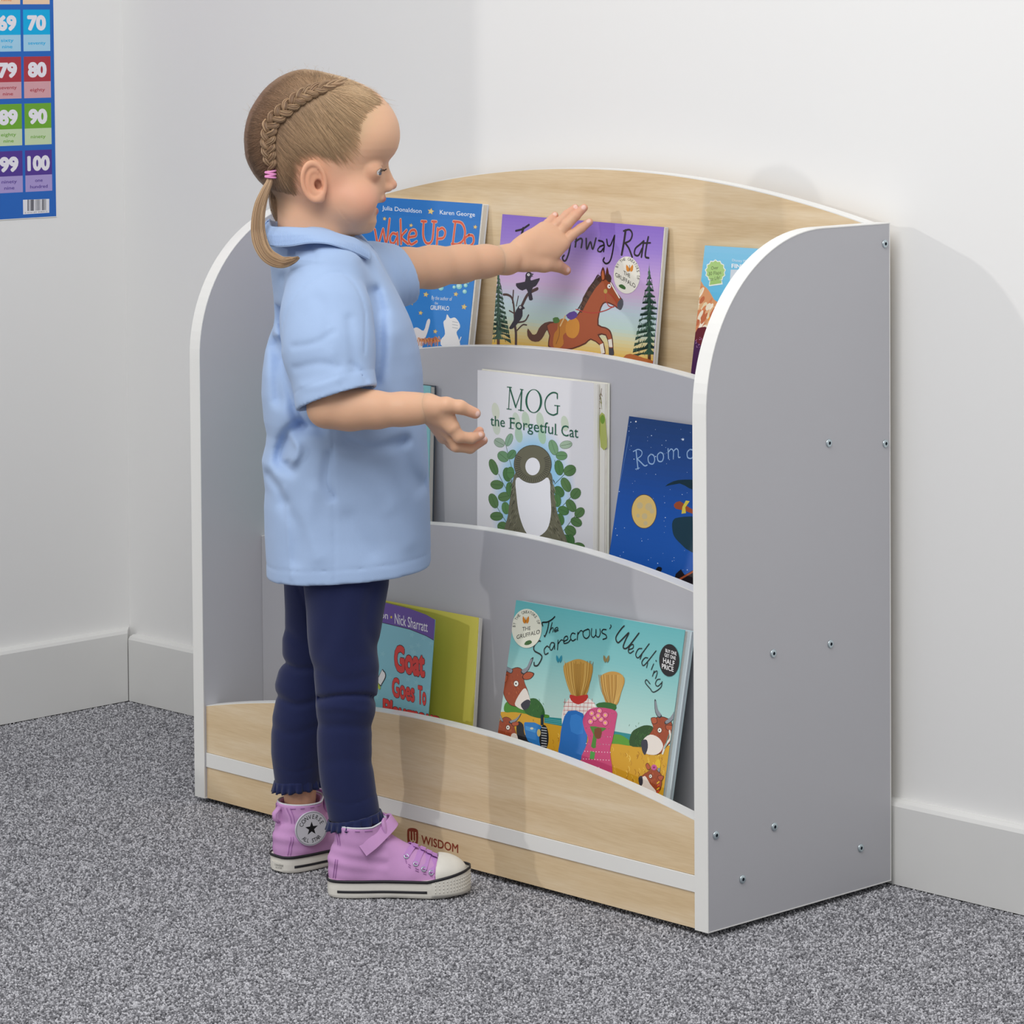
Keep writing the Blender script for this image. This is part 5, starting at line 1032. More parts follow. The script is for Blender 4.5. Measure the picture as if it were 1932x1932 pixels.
        m.add(head_world(V), F, col=col)
        T = np.gradient(P, axis=0); T /= np.linalg.norm(T, axis=1)[:, None]
        for q in range(15):
            a = 2 * math.pi * q / 15 + random.random() * .2; V = []
            for i in range(n):
                u_ = np.array([0, 1.0, 0]) - T[i] * T[i][1]; u_ /= np.linalg.norm(u_); w_ = np.cross(T[i], u_); V.append(P[i] + (u_ * math.cos(a + i * .05) + w_ * math.sin(a + i * .05)) * rad[i])
            V = np.array(V); V[:, 1] *= -s_; f = random.uniform(.1, .75)
            m.add(*tube(head_world(V), .00042, 4, caps=False), col=(HC_D * (1 - f) + HC_L * f) * random.uniform(.75, 1.2))
    m.V = [Wd(v) for v in m.V]; m.build('plait', M['hair'], girl, smooth=True, color=True)
    # elastic and tail
    tp = smoothpts([(507.5, 318), (505, 338), (496, 358), (488, 380), (483.5, 404), (483, 430), (488, 455), (501, 474), (523, 483), (543, 478), (555, 470)], 6); tw = np.interp(np.linspace(0, 1, len(tp)), [0, .07, .14, .3, .55, .75, .88, 1], [6, 5, 7, 11, 14, 13, 8, 1.5])
    if s_ > 0: tp = smoothpts([(510, 318), (514, 340), (520, 370), (526, 400), (532, 432)], 12)
    tw = np.interp(np.linspace(0, 1, len(tp)), [0, .07, .14, .3, .55, .75, .88, 1], [6, 5, 7, 11, 14, 13, 8, 1.5]) * (1 if s_ < 0 else .7)
    y0 = float(head_y(*hp(507, 318), 0)) - .004; dep = np.interp(np.linspace(0, 1, len(tp)), [0, .2, .5, .75, 1], [y0, y0 - .006, y0 - .014, -.085, -.118] if s_ < 0 else [y0, y0 - .006, y0 - .012, -.08, -.105])
    m = MB()
    for k in range(330 if s_ < 0 else 120):
        a = random.uniform(0, 6.283); rr = math.sqrt(random.random()); lag = random.uniform(.82, 1); n = max(6, int(len(tp) * lag)); P = []
        for i in range(n):
            tn = tp[min(i + 1, len(tp) - 1)] - tp[max(i - 1, 0)]; tn /= np.linalg.norm(tn); nn = np.array([tn[1], -tn[0]]); q = tp[i] + nn * math.cos(a) * rr * tw[i]; x, z = hp(*q); P.append((x, (dep[i] + math.sin(a) * rr * tw[i] * M2P * .55) * (1 if s_ < 0 else -1), z))
        f = random.uniform(.25, 1); m.add(*tube(head_world(P), [.00038] * (n - 1) + [.00015], 3, caps=False), col=(HC_D * (1 - f) + HC_L * f) * random.uniform(.75, 1.2))
    m.V = [Wd(v) for v in m.V]; m.build('ponytail', M['hair'], girl, smooth=True, color=True)
    m = MB()
    for j, (vv, tl) in enumerate(((320, .10), (323.5, -.12), (327, .12), (330.5, -.06))):
        x, z = hp(507, vv); cy = y0 - .0005; V, n = [], 20
        P = [(x + .0058 * math.cos(2 * math.pi * i / n), cy * 1.0 + .0058 * math.sin(2 * math.pi * i / n), z + tl * .0058 * math.cos(2 * math.pi * i / n) * 1.5) for i in range(n + 1)]
        V, F = tube(P, .00125, 6, caps=False); V = np.array(V); V[:, 1] *= (1 if s_ < 0 else -1); m.add(head_world(V), F)
    m.V = [Wd(v) for v in m.V]; m.build('hair_elastic', M['pink'], girl, smooth=True)

# ------------------------------------------------------------------ clothes
def gv(p, b): return G(p[0], p[1], b)
SB = .105                                                              # middle depth of the trunk
sv = [(428, 533, 604, 44), (436, 520, 640, 62), (446, 511, 668, 84), (460, 508, 694, 108), (480, 510, 711, 130), (500, 511, 721, 143), (520, 513, 731, 150), (545, 516, 745, 153), (570, 518, 758, 154), (595, 519, 770, 155), (612, 517, 777, 155), (635, 508, 784, 156), (660, 501, 791, 157), (700, 495.5, 797, 158), (740, 494, 799, 159), (790, 498.5, 803, 160), (815, 504, 805, 161), (835, 502, 806, 162), (865, 494.5, 808, 163), (895, 498, 809, 164), (920, 501, 810, 165), (950, 499, 811, 166), (1000, 500, 812, 170), (1050, 503, 813, 178), (1090, 504, 814, 182), (1130, 505, 815, 184)]
sz, (sxb, sxf) = px_table([r[:3] for r in sv], SB); sw = np.array([r[3] * M2P for r in sv]); o_ = np.argsort(sz); sz, sxb, sxf, sw = sz[o_], sxb[o_], sxf[o_], sw[o_]
ZB, ZF_ = G(503, 1084, SB)[2], G(812, 1062, SB)[2]; XB_, XF_ = G(503, 1084, SB)[0], G(812, 1062, SB)[0]
def crease(g, pts, w, amp, b=0.0, side=True):
    X, Y, Z = g; L = np.array([G(p[0], p[1], b)[[0, 2]] for p in smoothpts(pts, 4)]); x = X + 0 * Z; z = Z + 0 * X
    x, z = np.broadcast_arrays(X[:, 0, :] if X.shape[2] > 1 else X[:, 0, :] + 0 * Z[:, 0, :], Z[:, 0, :] + 0 * X[:, 0, :]); d = poly_dist(x, z, L); f = 1.25 * amp * np.exp(-(d / (w * M2P)) ** 2)
    return (f[:, None, :] * np.where(Y < .085, 1, 0)).astype(np.float32)
hs = .0022
lo_c = np.array([G(480, 900, SB)[0], -.085, G(600, 1125, .0)[2]]); hi_c = np.array([G(800, 480, .23)[0] + .01, .262, G(600, 425, SB)[2]])
g, lo = grid(lo_c, hi_c, hs); X, Y, Z = g; zz = Z.ravel()
xb, xf, w_ = [np.interp(zz, sz, t).astype(np.float32)[None, None, :] for t in (sxb, sxf, sw)]; m_ = xb + (xf - xb) * .5; a_ = (xf - xb) / 2
k_ = (np.abs((X - m_) / a_) ** 2.5 + np.abs((Y - SB) / w_) ** 2.3) ** (1 / 2.4); F = (k_ - 1) * np.minimum(a_, w_) * .9
F = smax(F, Z - G(600, 429, SB)[2], .006)
# shoulders
F = smin(F, cone(g, G(600, 476, .070), G(618, 520, .030), .030, .040), .02); F = smin(F, cone(g, G(600, 476, .14), G(640, 512, .185), .030, .034), .02)
# deep folds of the trunk
for pts_, wd_, am in (([(520, 600), (533, 640), (530, 690), (545, 750), (565, 810)], 12, .010), ([(512, 660), (516, 700), (522, 760)], 14, .007), ([(600, 812), (560, 812), (535, 840), (523, 880), (545, 888)], 13, .009), ([(548, 830), (562, 850), (548, 885)], 8, -.005),
    ([(500, 910), (520, 930), (535, 955)], 10, .0025), ([(700, 560), (712, 610), (714, 680), (706, 720)], 13, .007), ([(735, 640), (725, 700), (745, 760)], 22, -.003), ([(755, 850), (770, 900), (788, 930)], 16, .004), ([(650, 835), (700, 850), (760, 840)], 12, .004), ([(620, 860), (612, 910), (625, 940)], 9, .003), ([(640, 870), (690, 900), (735, 950)], 18, -.0018), ([(530, 960), (560, 1000), (556, 1060)], 14, .0022), ([(590, 930), (580, 990), (600, 1050)], 16, -.0018), ([(660, 980), (700, 1040)], 18, .002), ([(740, 970), (770, 1030)], 18, -.002), ([(534, 925), (540, 1000), (548, 1095)], 3.5, -.0009), ([(556, 520), (548, 560), (538, 600)], 10, .003), ([(590, 480), (560, 510), (530, 530)], 10, .0022), ([(690, 500), (700, 530), (720, 590)], 14, .003),
    ([(626, 790), (628, 850), (630, 950), (632, 1108)], 1.9, .0011), ([(582, 459), (592, 480), (597, 510)], 2.0, .0010)): F = F + crease(g, pts_, wd_, am, .0)
# hem, flaring stitch line
zh = ZB + (X - XB_) / (XF_ - XB_) * (ZF_ - ZB) ; zcut = zh + 0 * Y
st = np.abs(Z - zcut - .0165); F = F + (.0009 * np.exp(-(st / .0011) ** 2)).astype(np.float32)
F = smax(F, zcut - Z, .0015); F = smax(F, -np.maximum(F + .0028, Z - zcut - .012), .001)          # hollow hem edge
# near sleeve
def sleeve(g, path, rs, cut_p, cut_n, depth=.02, wall=.0045, squash=None):
    X, Y, Z = g; S_ = chain(g, path, rs, .02); n = np.array(cut_n, float); n /= np.linalg.norm(n); c = np.array(cut_p); pl_ = (X - c[0]) * n[0] + (Y - c[1]) * n[1] + (Z - c[2]) * n[2]
    S_ = S_ + (.0008 * np.exp(-((pl_ + .0185) / .0011) ** 2)).astype(np.float32)
    return S_, pl_
S1, p1 = sleeve(g, [G(612, 540, .030), G(616, 600, .004), G(620, 660, -.018), G(637, 760, -.040), G(646, 800, -.045)], [.044, .0480, .0478, .0422, .0415], G(638, 752, -.036), G(645, 790, -.045) - G(631, 722, -.036) + np.array([.004, 0, 0]))
for pts_, wd_, am in (([(556, 650), (600, 640), (632, 622)], 6, .0014), ([(560, 690), (605, 678), (640, 684)], 7, .0013), ([(575, 722), (615, 716), (650, 700)], 8, -.0012), ([(600, 560), (620, 590), (622, 640)], 12, .0016), ([(660, 600), (668, 660), (672, 690)], 9, .002), ([(664, 680), (684, 696), (694, 712)], 4, .0016), ([(624, 615), (632, 660), (645, 712)], 3, -.0009)): S1 = S1 + crease(g, pts_, wd_, am, -.03)
S2, p2 = sleeve(g, [G(672, 524, .170), G(712, 524, .190), G(756, 521, .210), G(790, 515, .226)], [.044, .038, .0305, .0285], G(759, 514, .213), np.array([.075, .045, .028]))
seam = np.abs(S1 - F); arm1 = smax(S1, p1, .001); arm2 = smax(S2, p2, .001)
sleeve_gap = np.maximum(0, .007 - np.abs(arm1)) 
F = smin(F, arm1, .0045) + 0; F = smin(F, arm2, .012)
F = np.maximum(F, -np.maximum(np.maximum(S1 + .0048, -p1 - .016), p1 - .01)); F = np.maximum(F, -np.maximum(np.maximum(S2 + .0048, -p2 - .012), p2 - .01))
# armhole seam
am_ = np.array([(533, 655), (534, 620), (545, 580), (566, 548), (596, 526), (625, 514), (652, 520), (674, 544), (688, 580), (692, 620), (690, 660)]); F = F + crease(g, am_, 2.2, .0011, -.01)
# neck hole
F = smax(F, -cone(g, G(606, 400, SB), G(600, 448, SB), .040, .036), .003)
rng = np.random.RandomState(3)
V, Q = surfnet(F, lo, hs)
shirt = obj('polo_shirt', Wd(V), Q, M['shirt'], girl, smooth=True); sm = shirt.modifiers.new('smooth', 'SMOOTH'); sm.factor = .5; sm.iterations = 4
# collar: fold line (top), outer edge (bottom)
top = [(509, 412, .118), (508, 420, .085), (514, 427, .058), (545, 428, .036), (580, 430, .030), (615, 434, .034), (645, 442, .044), (672, 450, .062), (694, 467, .082)]
bot = [(503, 442, .112), (504, 455, .070), (513, 466, .035), (545, 466, .010), (583, 460, .002), (617, 461, .002), (648, 470, .012), (674, 481, .030), (697, 492, .052)]
def collar(top, bot, sgn):
    T = smoothpts([G(*p) for p in top], 6); B = smoothpts([G(*p) for p in bot], 6); n = len(T); V = []; R = 7
    ctr = G(600, 440, SB)
    for i in range(n):
        inn = T[i] + (ctr - T[i]) * .05 * np.array([1, 1, 0]) + np.array([0, 0, -.016])
        prof = [inn, T[i] + np.array([0, 0, -.003]) + (ctr - T[i]) * .03 * np.array([1, 1, 0]), T[i]] + [T[i] + (B[i] - T[i]) * t + (T[i] - ctr) / np.linalg.norm((T[i] - ctr)) * .0035 * math.sin(math.pi * t) for t in (.12, .35, .65, 1)]
        V += prof
    V = np.array(V)
    if sgn: V[:, 1] = 2 * SB - V[:, 1]
    m = len(prof); F = [(i * m + k, i * m + k + 1, (i + 1) * m + k + 1, (i + 1) * m + k) for i in range(n - 1) for k in range(m - 1)]
    o = obj('collar', Wd(V), F, M['collar'], girl, smooth=True); so_ = o.modifiers.new('solid', 'SOLIDIFY'); so_.thickness = .0022; so_.offset = 0; su = o.modifiers.new('sub', 'SUBSURF'); su.levels = su.render_levels = 2
    # ribs as fine raised threads near the fold
    mb = MB()
    for i in range(2, n * 3 - 6):
        t = i / 3; k = int(t); fr = t - k
        if k >= n - 1: break
        a = T[k] + (T[k + 1] - T[k]) * fr; b = B[k] + (B[k + 1] - B[k]) * fr; P = []
        for q in np.linspace(.06, .93, 5):
            p = a + (b - a) * q + (a - ctr) / np.linalg.norm(a - ctr) * (.0035 * math.sin(math.pi * q) + .0010); P.append(p)
        P = np.array(P)
        if sgn: P[:, 1] = 2 * SB - P[:, 1]
        mb.add(*tube(Wd(P), .00045, 4, caps=False))
    tag(mb.build('ribbing', M['collar'], o, smooth=True), kind='stuff')
collar(top, bot, 0); collar([(p[0], p[1], p[2]) for p in top], bot, 1)
# placket and buttons on the chest
P = smoothpts([G(698, 492, .088), G(704, 505, .088), G(712, 520, .088)], 4); m = MB(); V, F_ = tube(Wd(P), [.010] * len(P), 8, ref=FH, flat=1); 
for (u, v) in ((706, 500), (716, 522)):
    c = G(u, v, .095); V, F_ = tube(Wd([c, c + np.array([.0022, 0, 0])]), .0035, 12); obj('button', V, F_, M['button'], girl, smooth=False)
# leggings
hl = .0022
g, lo = grid(np.array([G(500, 1400, .15)[0], -.032, G(600, 1566, .035)[2]]), np.array([G(742, 1100, .05)[0], .222, G(600, 1040, .09)[2]]), hl); X, Y, Z = g
def leg(g, cl, b0, fx=1.0):
    rows = [(v, (l + r) / 2, (r - l) / 2) for v, l, r in cl]; F = None
    zz = np.array([G(c, v, b0)[2] for v, c, _ in rows]); cx = np.array([G(c, v, b0)[0] for v, c, _ in rows]); rr = np.array([q * M2P for _, _, q in rows]); o_ = np.argsort(zz)
    c_, r_ = np.interp(g[2].ravel(), zz[o_], cx[o_]).astype(np.float32)[None, None, :], np.interp(g[2].ravel(), zz[o_], rr[o_]).astype(np.float32)[None, None, :]
    return (np.sqrt(((g[0] - c_) / r_) ** 2 + ((g[1] - b0) / (r_ * fx)) ** 2) - 1) * r_, zz
near = [(1040, 566, 738), (1105, 573, 733), (1150, 578, 725), (1200, 580, 717), (1232, 583, 712), (1260, 591, 716), (1290, 594, 713.5), (1318, 596, 712), (1330, 597, 709), (1345, 597, 708), (1360, 598, 704), (1400, 598, 701), (1440, 600, 703), (1480, 605, 708), (1515, 614, 714), (1548, 621, 719)]
far = [(1040, 530, 690), (1105, 534, 680), (1150, 536, 672), (1185, 536, 662), (1205, 531, 656), (1230, 531, 650), (1250, 534, 646), (1265, 524, 642), (1290, 517, 640), (1318, 519, 640), (1350, 512.5, 635), (1385, 510, 626), (1420, 510, 618), (1450, 514, 612), (1478, 518, 606)]
F1, z1 = leg(g, near, .042, .82); F2, z2 = leg(g, far, .155, .92)
for pts_, wd_, am in (([(600, 1328), (640, 1318), (690, 1320), (708, 1336)], 4.5, .0040), ([(600, 1345), (640, 1340), (690, 1348)], 8, -.0018), ([(596, 1270), (640, 1290), (700, 1280)], 12, .0012), ([(600, 1380), (650, 1376), (698, 1386)], 10, .0014), ([(610, 1450), (650, 1440), (700, 1452)], 12, .0010), ([(640, 1120), (620, 1200), (600, 1240)], 18, .0015), ([(700, 1120), (690, 1180), (705, 1230)], 10, .0016), ([(610, 1518), (660, 1524), (714, 1510)], 2.2, .0009)): F1 = F1 + crease(g, pts_, wd_, am, .0)
for pts_, wd_, am in (([(530, 1258), (560, 1266), (600, 1262)], 6, .0030), ([(520, 1322), (560, 1332), (600, 1322)], 7, .0028), ([(545, 1200), (570, 1215), (600, 1205)], 9, .0015), ([(515, 1380), (550, 1386), (600, 1372)], 8, .0013), ([(516, 1452), (560, 1460), (604, 1448)], 2.2, .0009), ([(560, 1105), (574, 1140), (585, 1180)], 3, .0012)):
    X2, Y2, Z2 = g; L = np.array([G(p[0], p[1], .12)[[0, 2]] for p in smoothpts(pts_, 4)]); x, z = np.broadcast_arrays(X2[:, 0, :], Z2[:, 0, :]); F2 = F2 + (am * np.exp(-(poly_dist(x, z, L) / (wd_ * M2P)) ** 2))[:, None, :].astype(np.float32)
F1 = np.maximum(F1, z1.min() - Z); F2 = np.maximum(F2, z2.min() - Z); F = smin(F1, F2, .010)
V, Q = surfnet(F, lo, hl); o = obj('leggings', Wd(V), Q, M['navy'], girl, smooth=True); sm = o.modifiers.new('smooth', 'SMOOTH'); sm.factor = .5; sm.iterations = 3
# frilled hems
for (c, v0, v1, r, b0) in (((669, 0), 1538, 1556, .0300, .040), ((561, 0), 1468, 1488, .0268, .155)):
    zt, zl = G(c[0], v0, b0)[2], G(c[0], v1, b0)[2]; cx = G(c[0], v1, b0)[0]; n = 150; V = []; rows = 5
    for j in range(rows):
        t = j / (rows - 1)
        for i in range(n):
            a = 2 * math.pi * i / n; rr = r + t * (.0018 + .0022 * math.sin(a * 17 + 1.3 * math.sin(a * 3)) + .0009 * math.sin(a * 41)); sl = (.0035 if b0 < .1 else .002) * math.cos(a)
            V.append((cx + rr * math.cos(a), b0 + rr * .92 * math.sin(a), zt + (zl - zt) * t * (1 + .06 * math.sin(a * 17)) + sl * 1.6))
    F_ = [(j * n + i, j * n + (i + 1) % n, (j + 1) * n + (i + 1) % n, (j + 1) * n + i) for j in range(rows - 1) for i in range(n)]
    o = obj('frilled_hem', Wd(V), F_, M['navy'], girl, smooth=True); s2 = o.modifiers.new('solid', 'SOLIDIFY'); s2.thickness = .0016; s2.offset = 0

# ---- high-top shoes, built lengthwise in a foot frame (x forward, y to the outside, z up), then placed
L0 = .163
def sole_outline(n=56, grow=0):
    P = []
    ctrl = [(0, 0), (.002, .014), (.012, .0225), (.035, .0255), (.065, .0255), (.095, .0295), (.118, .0325), (.140, .0300), (.155, .0200), (.1625, .006)]
    up = smoothpts(ctrl, 5); up = np.vstack([up]); lowr = up[::-1] * [1, -1]; O_ = np.vstack([up, lowr[:-1]])
    c = O_.mean(0); d = O_ - c; return c + d * (1 + grow / np.linalg.norm(d, axis=1)[:, None])
def shoe(name, place, patch, heel_tab, label, outer=1):
    root = name
    W_ = lambda P: place(np.atleast_2d(P))
    # upper
    h = .0014; g, lo = grid((-.012, -.042, .008), (.170, .042, .104), h); X, Y, Z = g
    F = cone(g, (.030, 0, .026), (.095, 0, .022), .0235, .0255); F = smin(F, cone(g, (.095, 0, .020), (.132, 0, .016), .026, .021), .010); F = smin(F, cone(g, (.108, 0, .022), (.138, 0, .016), .020, .016), .01)
    F = smin(F, cone(g, (.0335, 0, .047), (.0385, 0, .092), .0262, .0300), .012); F = smin(F, cone(g, (.045, 0, .060), (.094, 0, .030), .0215, .0205), .012); F = smin(F, cone(g, (.0215, 0, .016), (.022, 0, .040), .0205, .0215), .006)
    ztop = .0815 + .35 * np.maximum(X - .052, 0); F = smax(F, Z - ztop, .0012)
    F = np.maximum(F, -np.maximum(cone(g, (.037, 0, .060), (.0395, 0, .110), .0225, .0272), .045 - Z)); F = np.maximum(F, .010 - Z)
    F = F + (.0006 * np.sin(Z * 420 + X * 60) * np.exp(-((Z - .045) / .02) ** 2)).astype(np.float32) * (X < .07)
    V, Q = surfnet(F, lo, h); up = obj('shoe', W_(V), Q, M['canvas'], girl, smooth=True, label=label); sm = up.modifiers.new('smooth', 'SMOOTH'); sm.factor = .5; sm.iterations = 2
    from mathutils.bvhtree import BVHTree
    bvh = BVHTree.FromPolygons([tuple(v) for v in V], [tuple(q) for q in Q])
    def on(x, z, side, off=.0006, frm=None):
        """point on the upper's side at (x, z); side -1 is the right-hand side of the frame"""
        hit = bvh.ray_cast(Vector((x, side * .09, z)), Vector((0, -side, 0)))
        if hit[0] is None: return np.array([x, side * .02, z])
        return np.array(hit[0]) + np.array(hit[1]) * off
    def ontop(x, y, off=.0008):
        hit = bvh.ray_cast(Vector((x + .05, y, .12)), Vector((-.5, 0, -.75)).normalized())
        if hit[0] is None: hit = bvh.ray_cast(Vector((x, y, .12)), Vector((0, 0, -1)))
        return np.array([x, y, .06]) if hit[0] is None else np.array(hit[0]) + np.array(hit[1]) * off
    # sole with rounded foxing
    zs = [(.0, -.0030), (.0012, -.0008), (.0035, .0002), (.0105, .0004), (.0185, -.0002), (.0198, -.0012)]; V = []; O_ = None
    for z, gr in zs:
        O_ = sole_outline(grow=gr); t = np.clip((O_[:, 0] - .115) / .05, 0, 1); lift = .0045 * t * t
        V += [(p[0], p[1], z + l) for p, l in zip(O_, lift)]
    n = len(O_); F_ = [(j * n + i, j * n + (i + 1) % n, (j + 1) * n + (i + 1) % n, (j + 1) * n + i) for j in range(len(zs) - 1) for i in range(n)] + [tuple(range(n - 1, -1, -1)), tuple(range((len(zs) - 1) * n, len(zs) * n))]
    so2 = obj('sole', W_(V), F_, M['rubber'], up, smooth=False)
    def ring(z, r, mat, nm, par, x0=-1, x1=1, gr=.0006, zz=None):
        O2 = sole_outline(grow=gr); t = np.clip((O2[:, 0] - .115) / .05, 0, 1); P = np.column_stack([O2, z + .0045 * t * t + (zz(O2[:, 0]) if zz else 0)])
        P = np.vstack([P, P[:1]]); segs = []; cur = []
        for p in P:
            if x0 <= p[0] <= x1: cur.append(p)
            else:
                if len(cur) > 2: segs.append(cur)
                cur = []
        if len(cur) > 2: segs.append(cur)
        m = MB()
        for sg in segs: m.add(*tube(W_(np.array(sg)), r, 6, ref=(0, 0, 1), flat=1.5))
        m.build(nm, mat, par, smooth=True)
    ring(.0195, .0012, M['black'], 'black_piping', so2, gr=.0007, zz=lambda x: .0105 * np.clip((x - .115) / .05, 0, 1) - .0045 * np.clip((x - .115) / .05, 0, 1) ** 2); ring(.0078, .0010, M['black'], 'black_stripe', so2, x0=.010, x1=.118, gr=.0004)
    # toe cap and bumper
    g3, lo3 = grid((.105, -.036, .012), (.168, .036, .05), .0012); X, Y, Z = g3
    F = ellip(g3, (.1265, 0, .0215), (.0345, .0285, .0238)); F = smax(F, .1295 - X - .000 + .0 * Y + (Y * Y) * -8 - (Z - .02) * .1, .001)
    V, Q = surfnet(F, lo3, .0012); o = obj('toe_cap', W_(V), Q, M['rubber'], up, smooth=True, label='white rubber toe cap'); sm = o.modifiers.new('smooth', 'SMOOTH'); sm.factor = .5; sm.iterations = 2
    m = MB(); O2 = sole_outline(grow=.0012); t = np.clip((O2[:, 0] - .115) / .05, 0, 1); sel = [i for i in range(len(O2)) if O2[i][0] > .116]; cnt = 0
    V = []; rowsz = (.10, .25, .5, .75, .92, 1.0)
    for z in rowsz: V += [(O2[i][0], O2[i][1] * (.99 if z < .2 or z > .95 else 1), z * (.0195 + .0105 * t[i])) for i in sel]
    n = len(sel); o = obj('toe_bumper', W_(V), [(j * n + i, j * n + i + 1, (j + 1) * n + i + 1, (j + 1) * n + i) for j in range(len(rowsz) - 1) for i in range(n - 1)], M['rubber'], up, smooth=True); s2 = o.modifiers.new('solid', 'SOLIDIFY'); s2.thickness = .001; s2.offset = 1
    m = MB()
    for i in sel[1:-1]:
        for z in (.0075, .0115, .0155, .0190): m.add(*[W_(np.array(tube([(O2[i][0], O2[i][1], z + .0045 * t[i] ** 2 - .0010), (O2[i][0], O2[i][1], z + .0045 * t[i] ** 2 + .0010)], .0006, 4)[0])), tube([(0, 0, 0), (0, 0, 1)], .1, 4)[1]])
    tag(m.build('bumper_ribs', M['rubber'], up, smooth=True), kind='stuff')
    # stitching lines
    m = MB()
    def stitch(P, side, n=40):
        P = smoothpts(P, 8); Ls = np.linspace(0, len(P) - 1, n * 2).astype(int)
        for a, b in zip(Ls[0::2], Ls[1::2]):
            if b > a: m.add(*tube(W_([on(*P[a], side), on(*P[b], side)]), .0005, 4))
    for side in (-1, 1):
        for d_ in (0, .0022): stitch([(.088 + d_ * .4, .046 - d_), (.094, .038 - d_), (.108, .031 - d_), (.120, .026 - d_), (.1255, .020)], side, 26)
        for d_ in (0, .0024): stitch([(.010 + d_, .078), (.013 + d_, .060), (.010 + d_, .044), (.007 + d_, .022)], side, 26)
        stitch([(.012, .0775), (.030, .0785), (.052, .0785)], side, 20)
    tag(m.build('stitching', M['thread'], up), kind='stuff')
    # eyelets and laces
    ey = [(.0905, .0465), (.1010, .0385), (.1100, .0325), (.1185, .0280)]
    for side in (-1, 1):
        for x, z in ey:
            c = on(x, z, side, .0006); nrm = c - on(x, z, side, -.004); nrm /= np.linalg.norm(nrm); u_ = np.cross(nrm, (0, 0, 1)); u_ /= np.linalg.norm(u_); w2 = np.cross(nrm, u_)
            P = [c + .0024 * (u_ * math.cos(a) + w2 * math.sin(a)) for a in np.linspace(0, 2 * math.pi, 15)]; obj('eyelet', *(lambda r: (W_(r[0]), r[1]))(tube(P, .0008, 6, caps=False)), M['steel'], up, smooth=True)
    def ribbon(P, wd, nm, mat, par, th=.0013, up_=None, lab=None):
        P = smoothpts(P, 6); n = len(P); T = np.gradient(P, axis=0); T /= np.linalg.norm(T, axis=1)[:, None]; V = []
        for i in range(n):
            nr = np.array(up_[0]) * (1 - i / (n - 1)) + np.array(up_[1]) * (i / (n - 1)); nr = nr - T[i] * (nr @ T[i]); nr /= np.linalg.norm(nr); b_ = np.cross(T[i], nr)
            V += [P[i] - b_ * wd / 2 - nr * th / 2, P[i] + b_ * wd / 2 - nr * th / 2, P[i] + b_ * wd / 2 + nr * th / 2, P[i] - b_ * wd / 2 + nr * th / 2]
        F_ = [(i * 4 + k, i * 4 + (k + 1) % 4, (i + 1) * 4 + (k + 1) % 4, (i + 1) * 4 + k) for i in range(n - 1) for k in range(4)] + [(3, 2, 1, 0), tuple(range(4 * n - 4, 4 * n))]
        o = obj(nm, W_(V), F_, mat, par, label=lab); bevel(o, .0004, 2); return o
    for i, (x, z) in enumerate(ey):
        for side in (-1, 1):
            c = on(x, z, side, .0010); e = ontop(x + .006, -side * .007, .0026 + .0008 * (side > 0)); mid = (c + e) / 2 + np.array([.001, side * .002, .0038]); ribbon([c, mid, e], .0068, 'lace', M['lace'], up, up_=((0.2, side * .8, .6), (.4, 0, 1)))
    # tongue
    g4, lo4 = grid((.050, -.028, .050), (.092, .028, .108), .0014); X, Y, Z = g4
    Ft = ellip(g4, (.0655 , 0, .078), (.0058, .0195, .0215), ((.97, 0, .24), (0, 1, 0), (-.24, 0, .97))); Ft = smax(Ft, -cone(g4, (.040, 0, .05), (.042, 0, .12), .0262, .0270), .001)
    V, Q = surfnet(Ft, lo4, .0014); o = obj('tongue', W_(V), Q, M['canvas'], up, smooth=True); sm = o.modifiers.new('smooth', 'SMOOTH'); sm.factor = .5; sm.iterations = 2
    # ankle strap
    sd = patch
    a_, b_, c_, d_2 = on(.041, .0555, sd, .0014), on(.052, .0640, sd, .0018), on(.062, .0725, sd, .0022), np.array([.0745, sd * .009, .0825])
    ribbon([a_, b_, c_, d_2, np.array([.0755, -sd * .008, .0835]), np.array([.064, -sd * .024, .078])], .0140, 'ankle_strap', M['canvas'], up, th=.0026, up_=((-.2, sd, .1), (.8, -sd * .4, .5)), lab='wide touch-fastening strap')
    return up, on, bvh, W_
def placer(heel, ang, k=1):
    c, s_ = math.cos(ang) * k, math.sin(ang) * k
    def f(P):
        P = np.atleast_2d(P); x, y = P[:, 0], P[:, 1]; return Wd(np.column_stack([heel[0] + x * c - y * s_, heel[1] + x * s_ + y * c, P[:, 2] * (1 + k) / 2]))
    return f
hn = G(617, 1690, .036); up1, on1, bv1, WP1 = shoe('near', placer((hn[0] + .001, .034), math.radians(1.5)), -1, 0, 'lilac canvas high-top shoe of the right foot')
hf = np.array([-.117, .132]); FA_ = math.radians(40); up2, on2, bv2, WP2 = shoe('far', placer(hf, FA_, .945), 1, 1, 'lilac canvas high-top shoe of the left foot with round star patch')
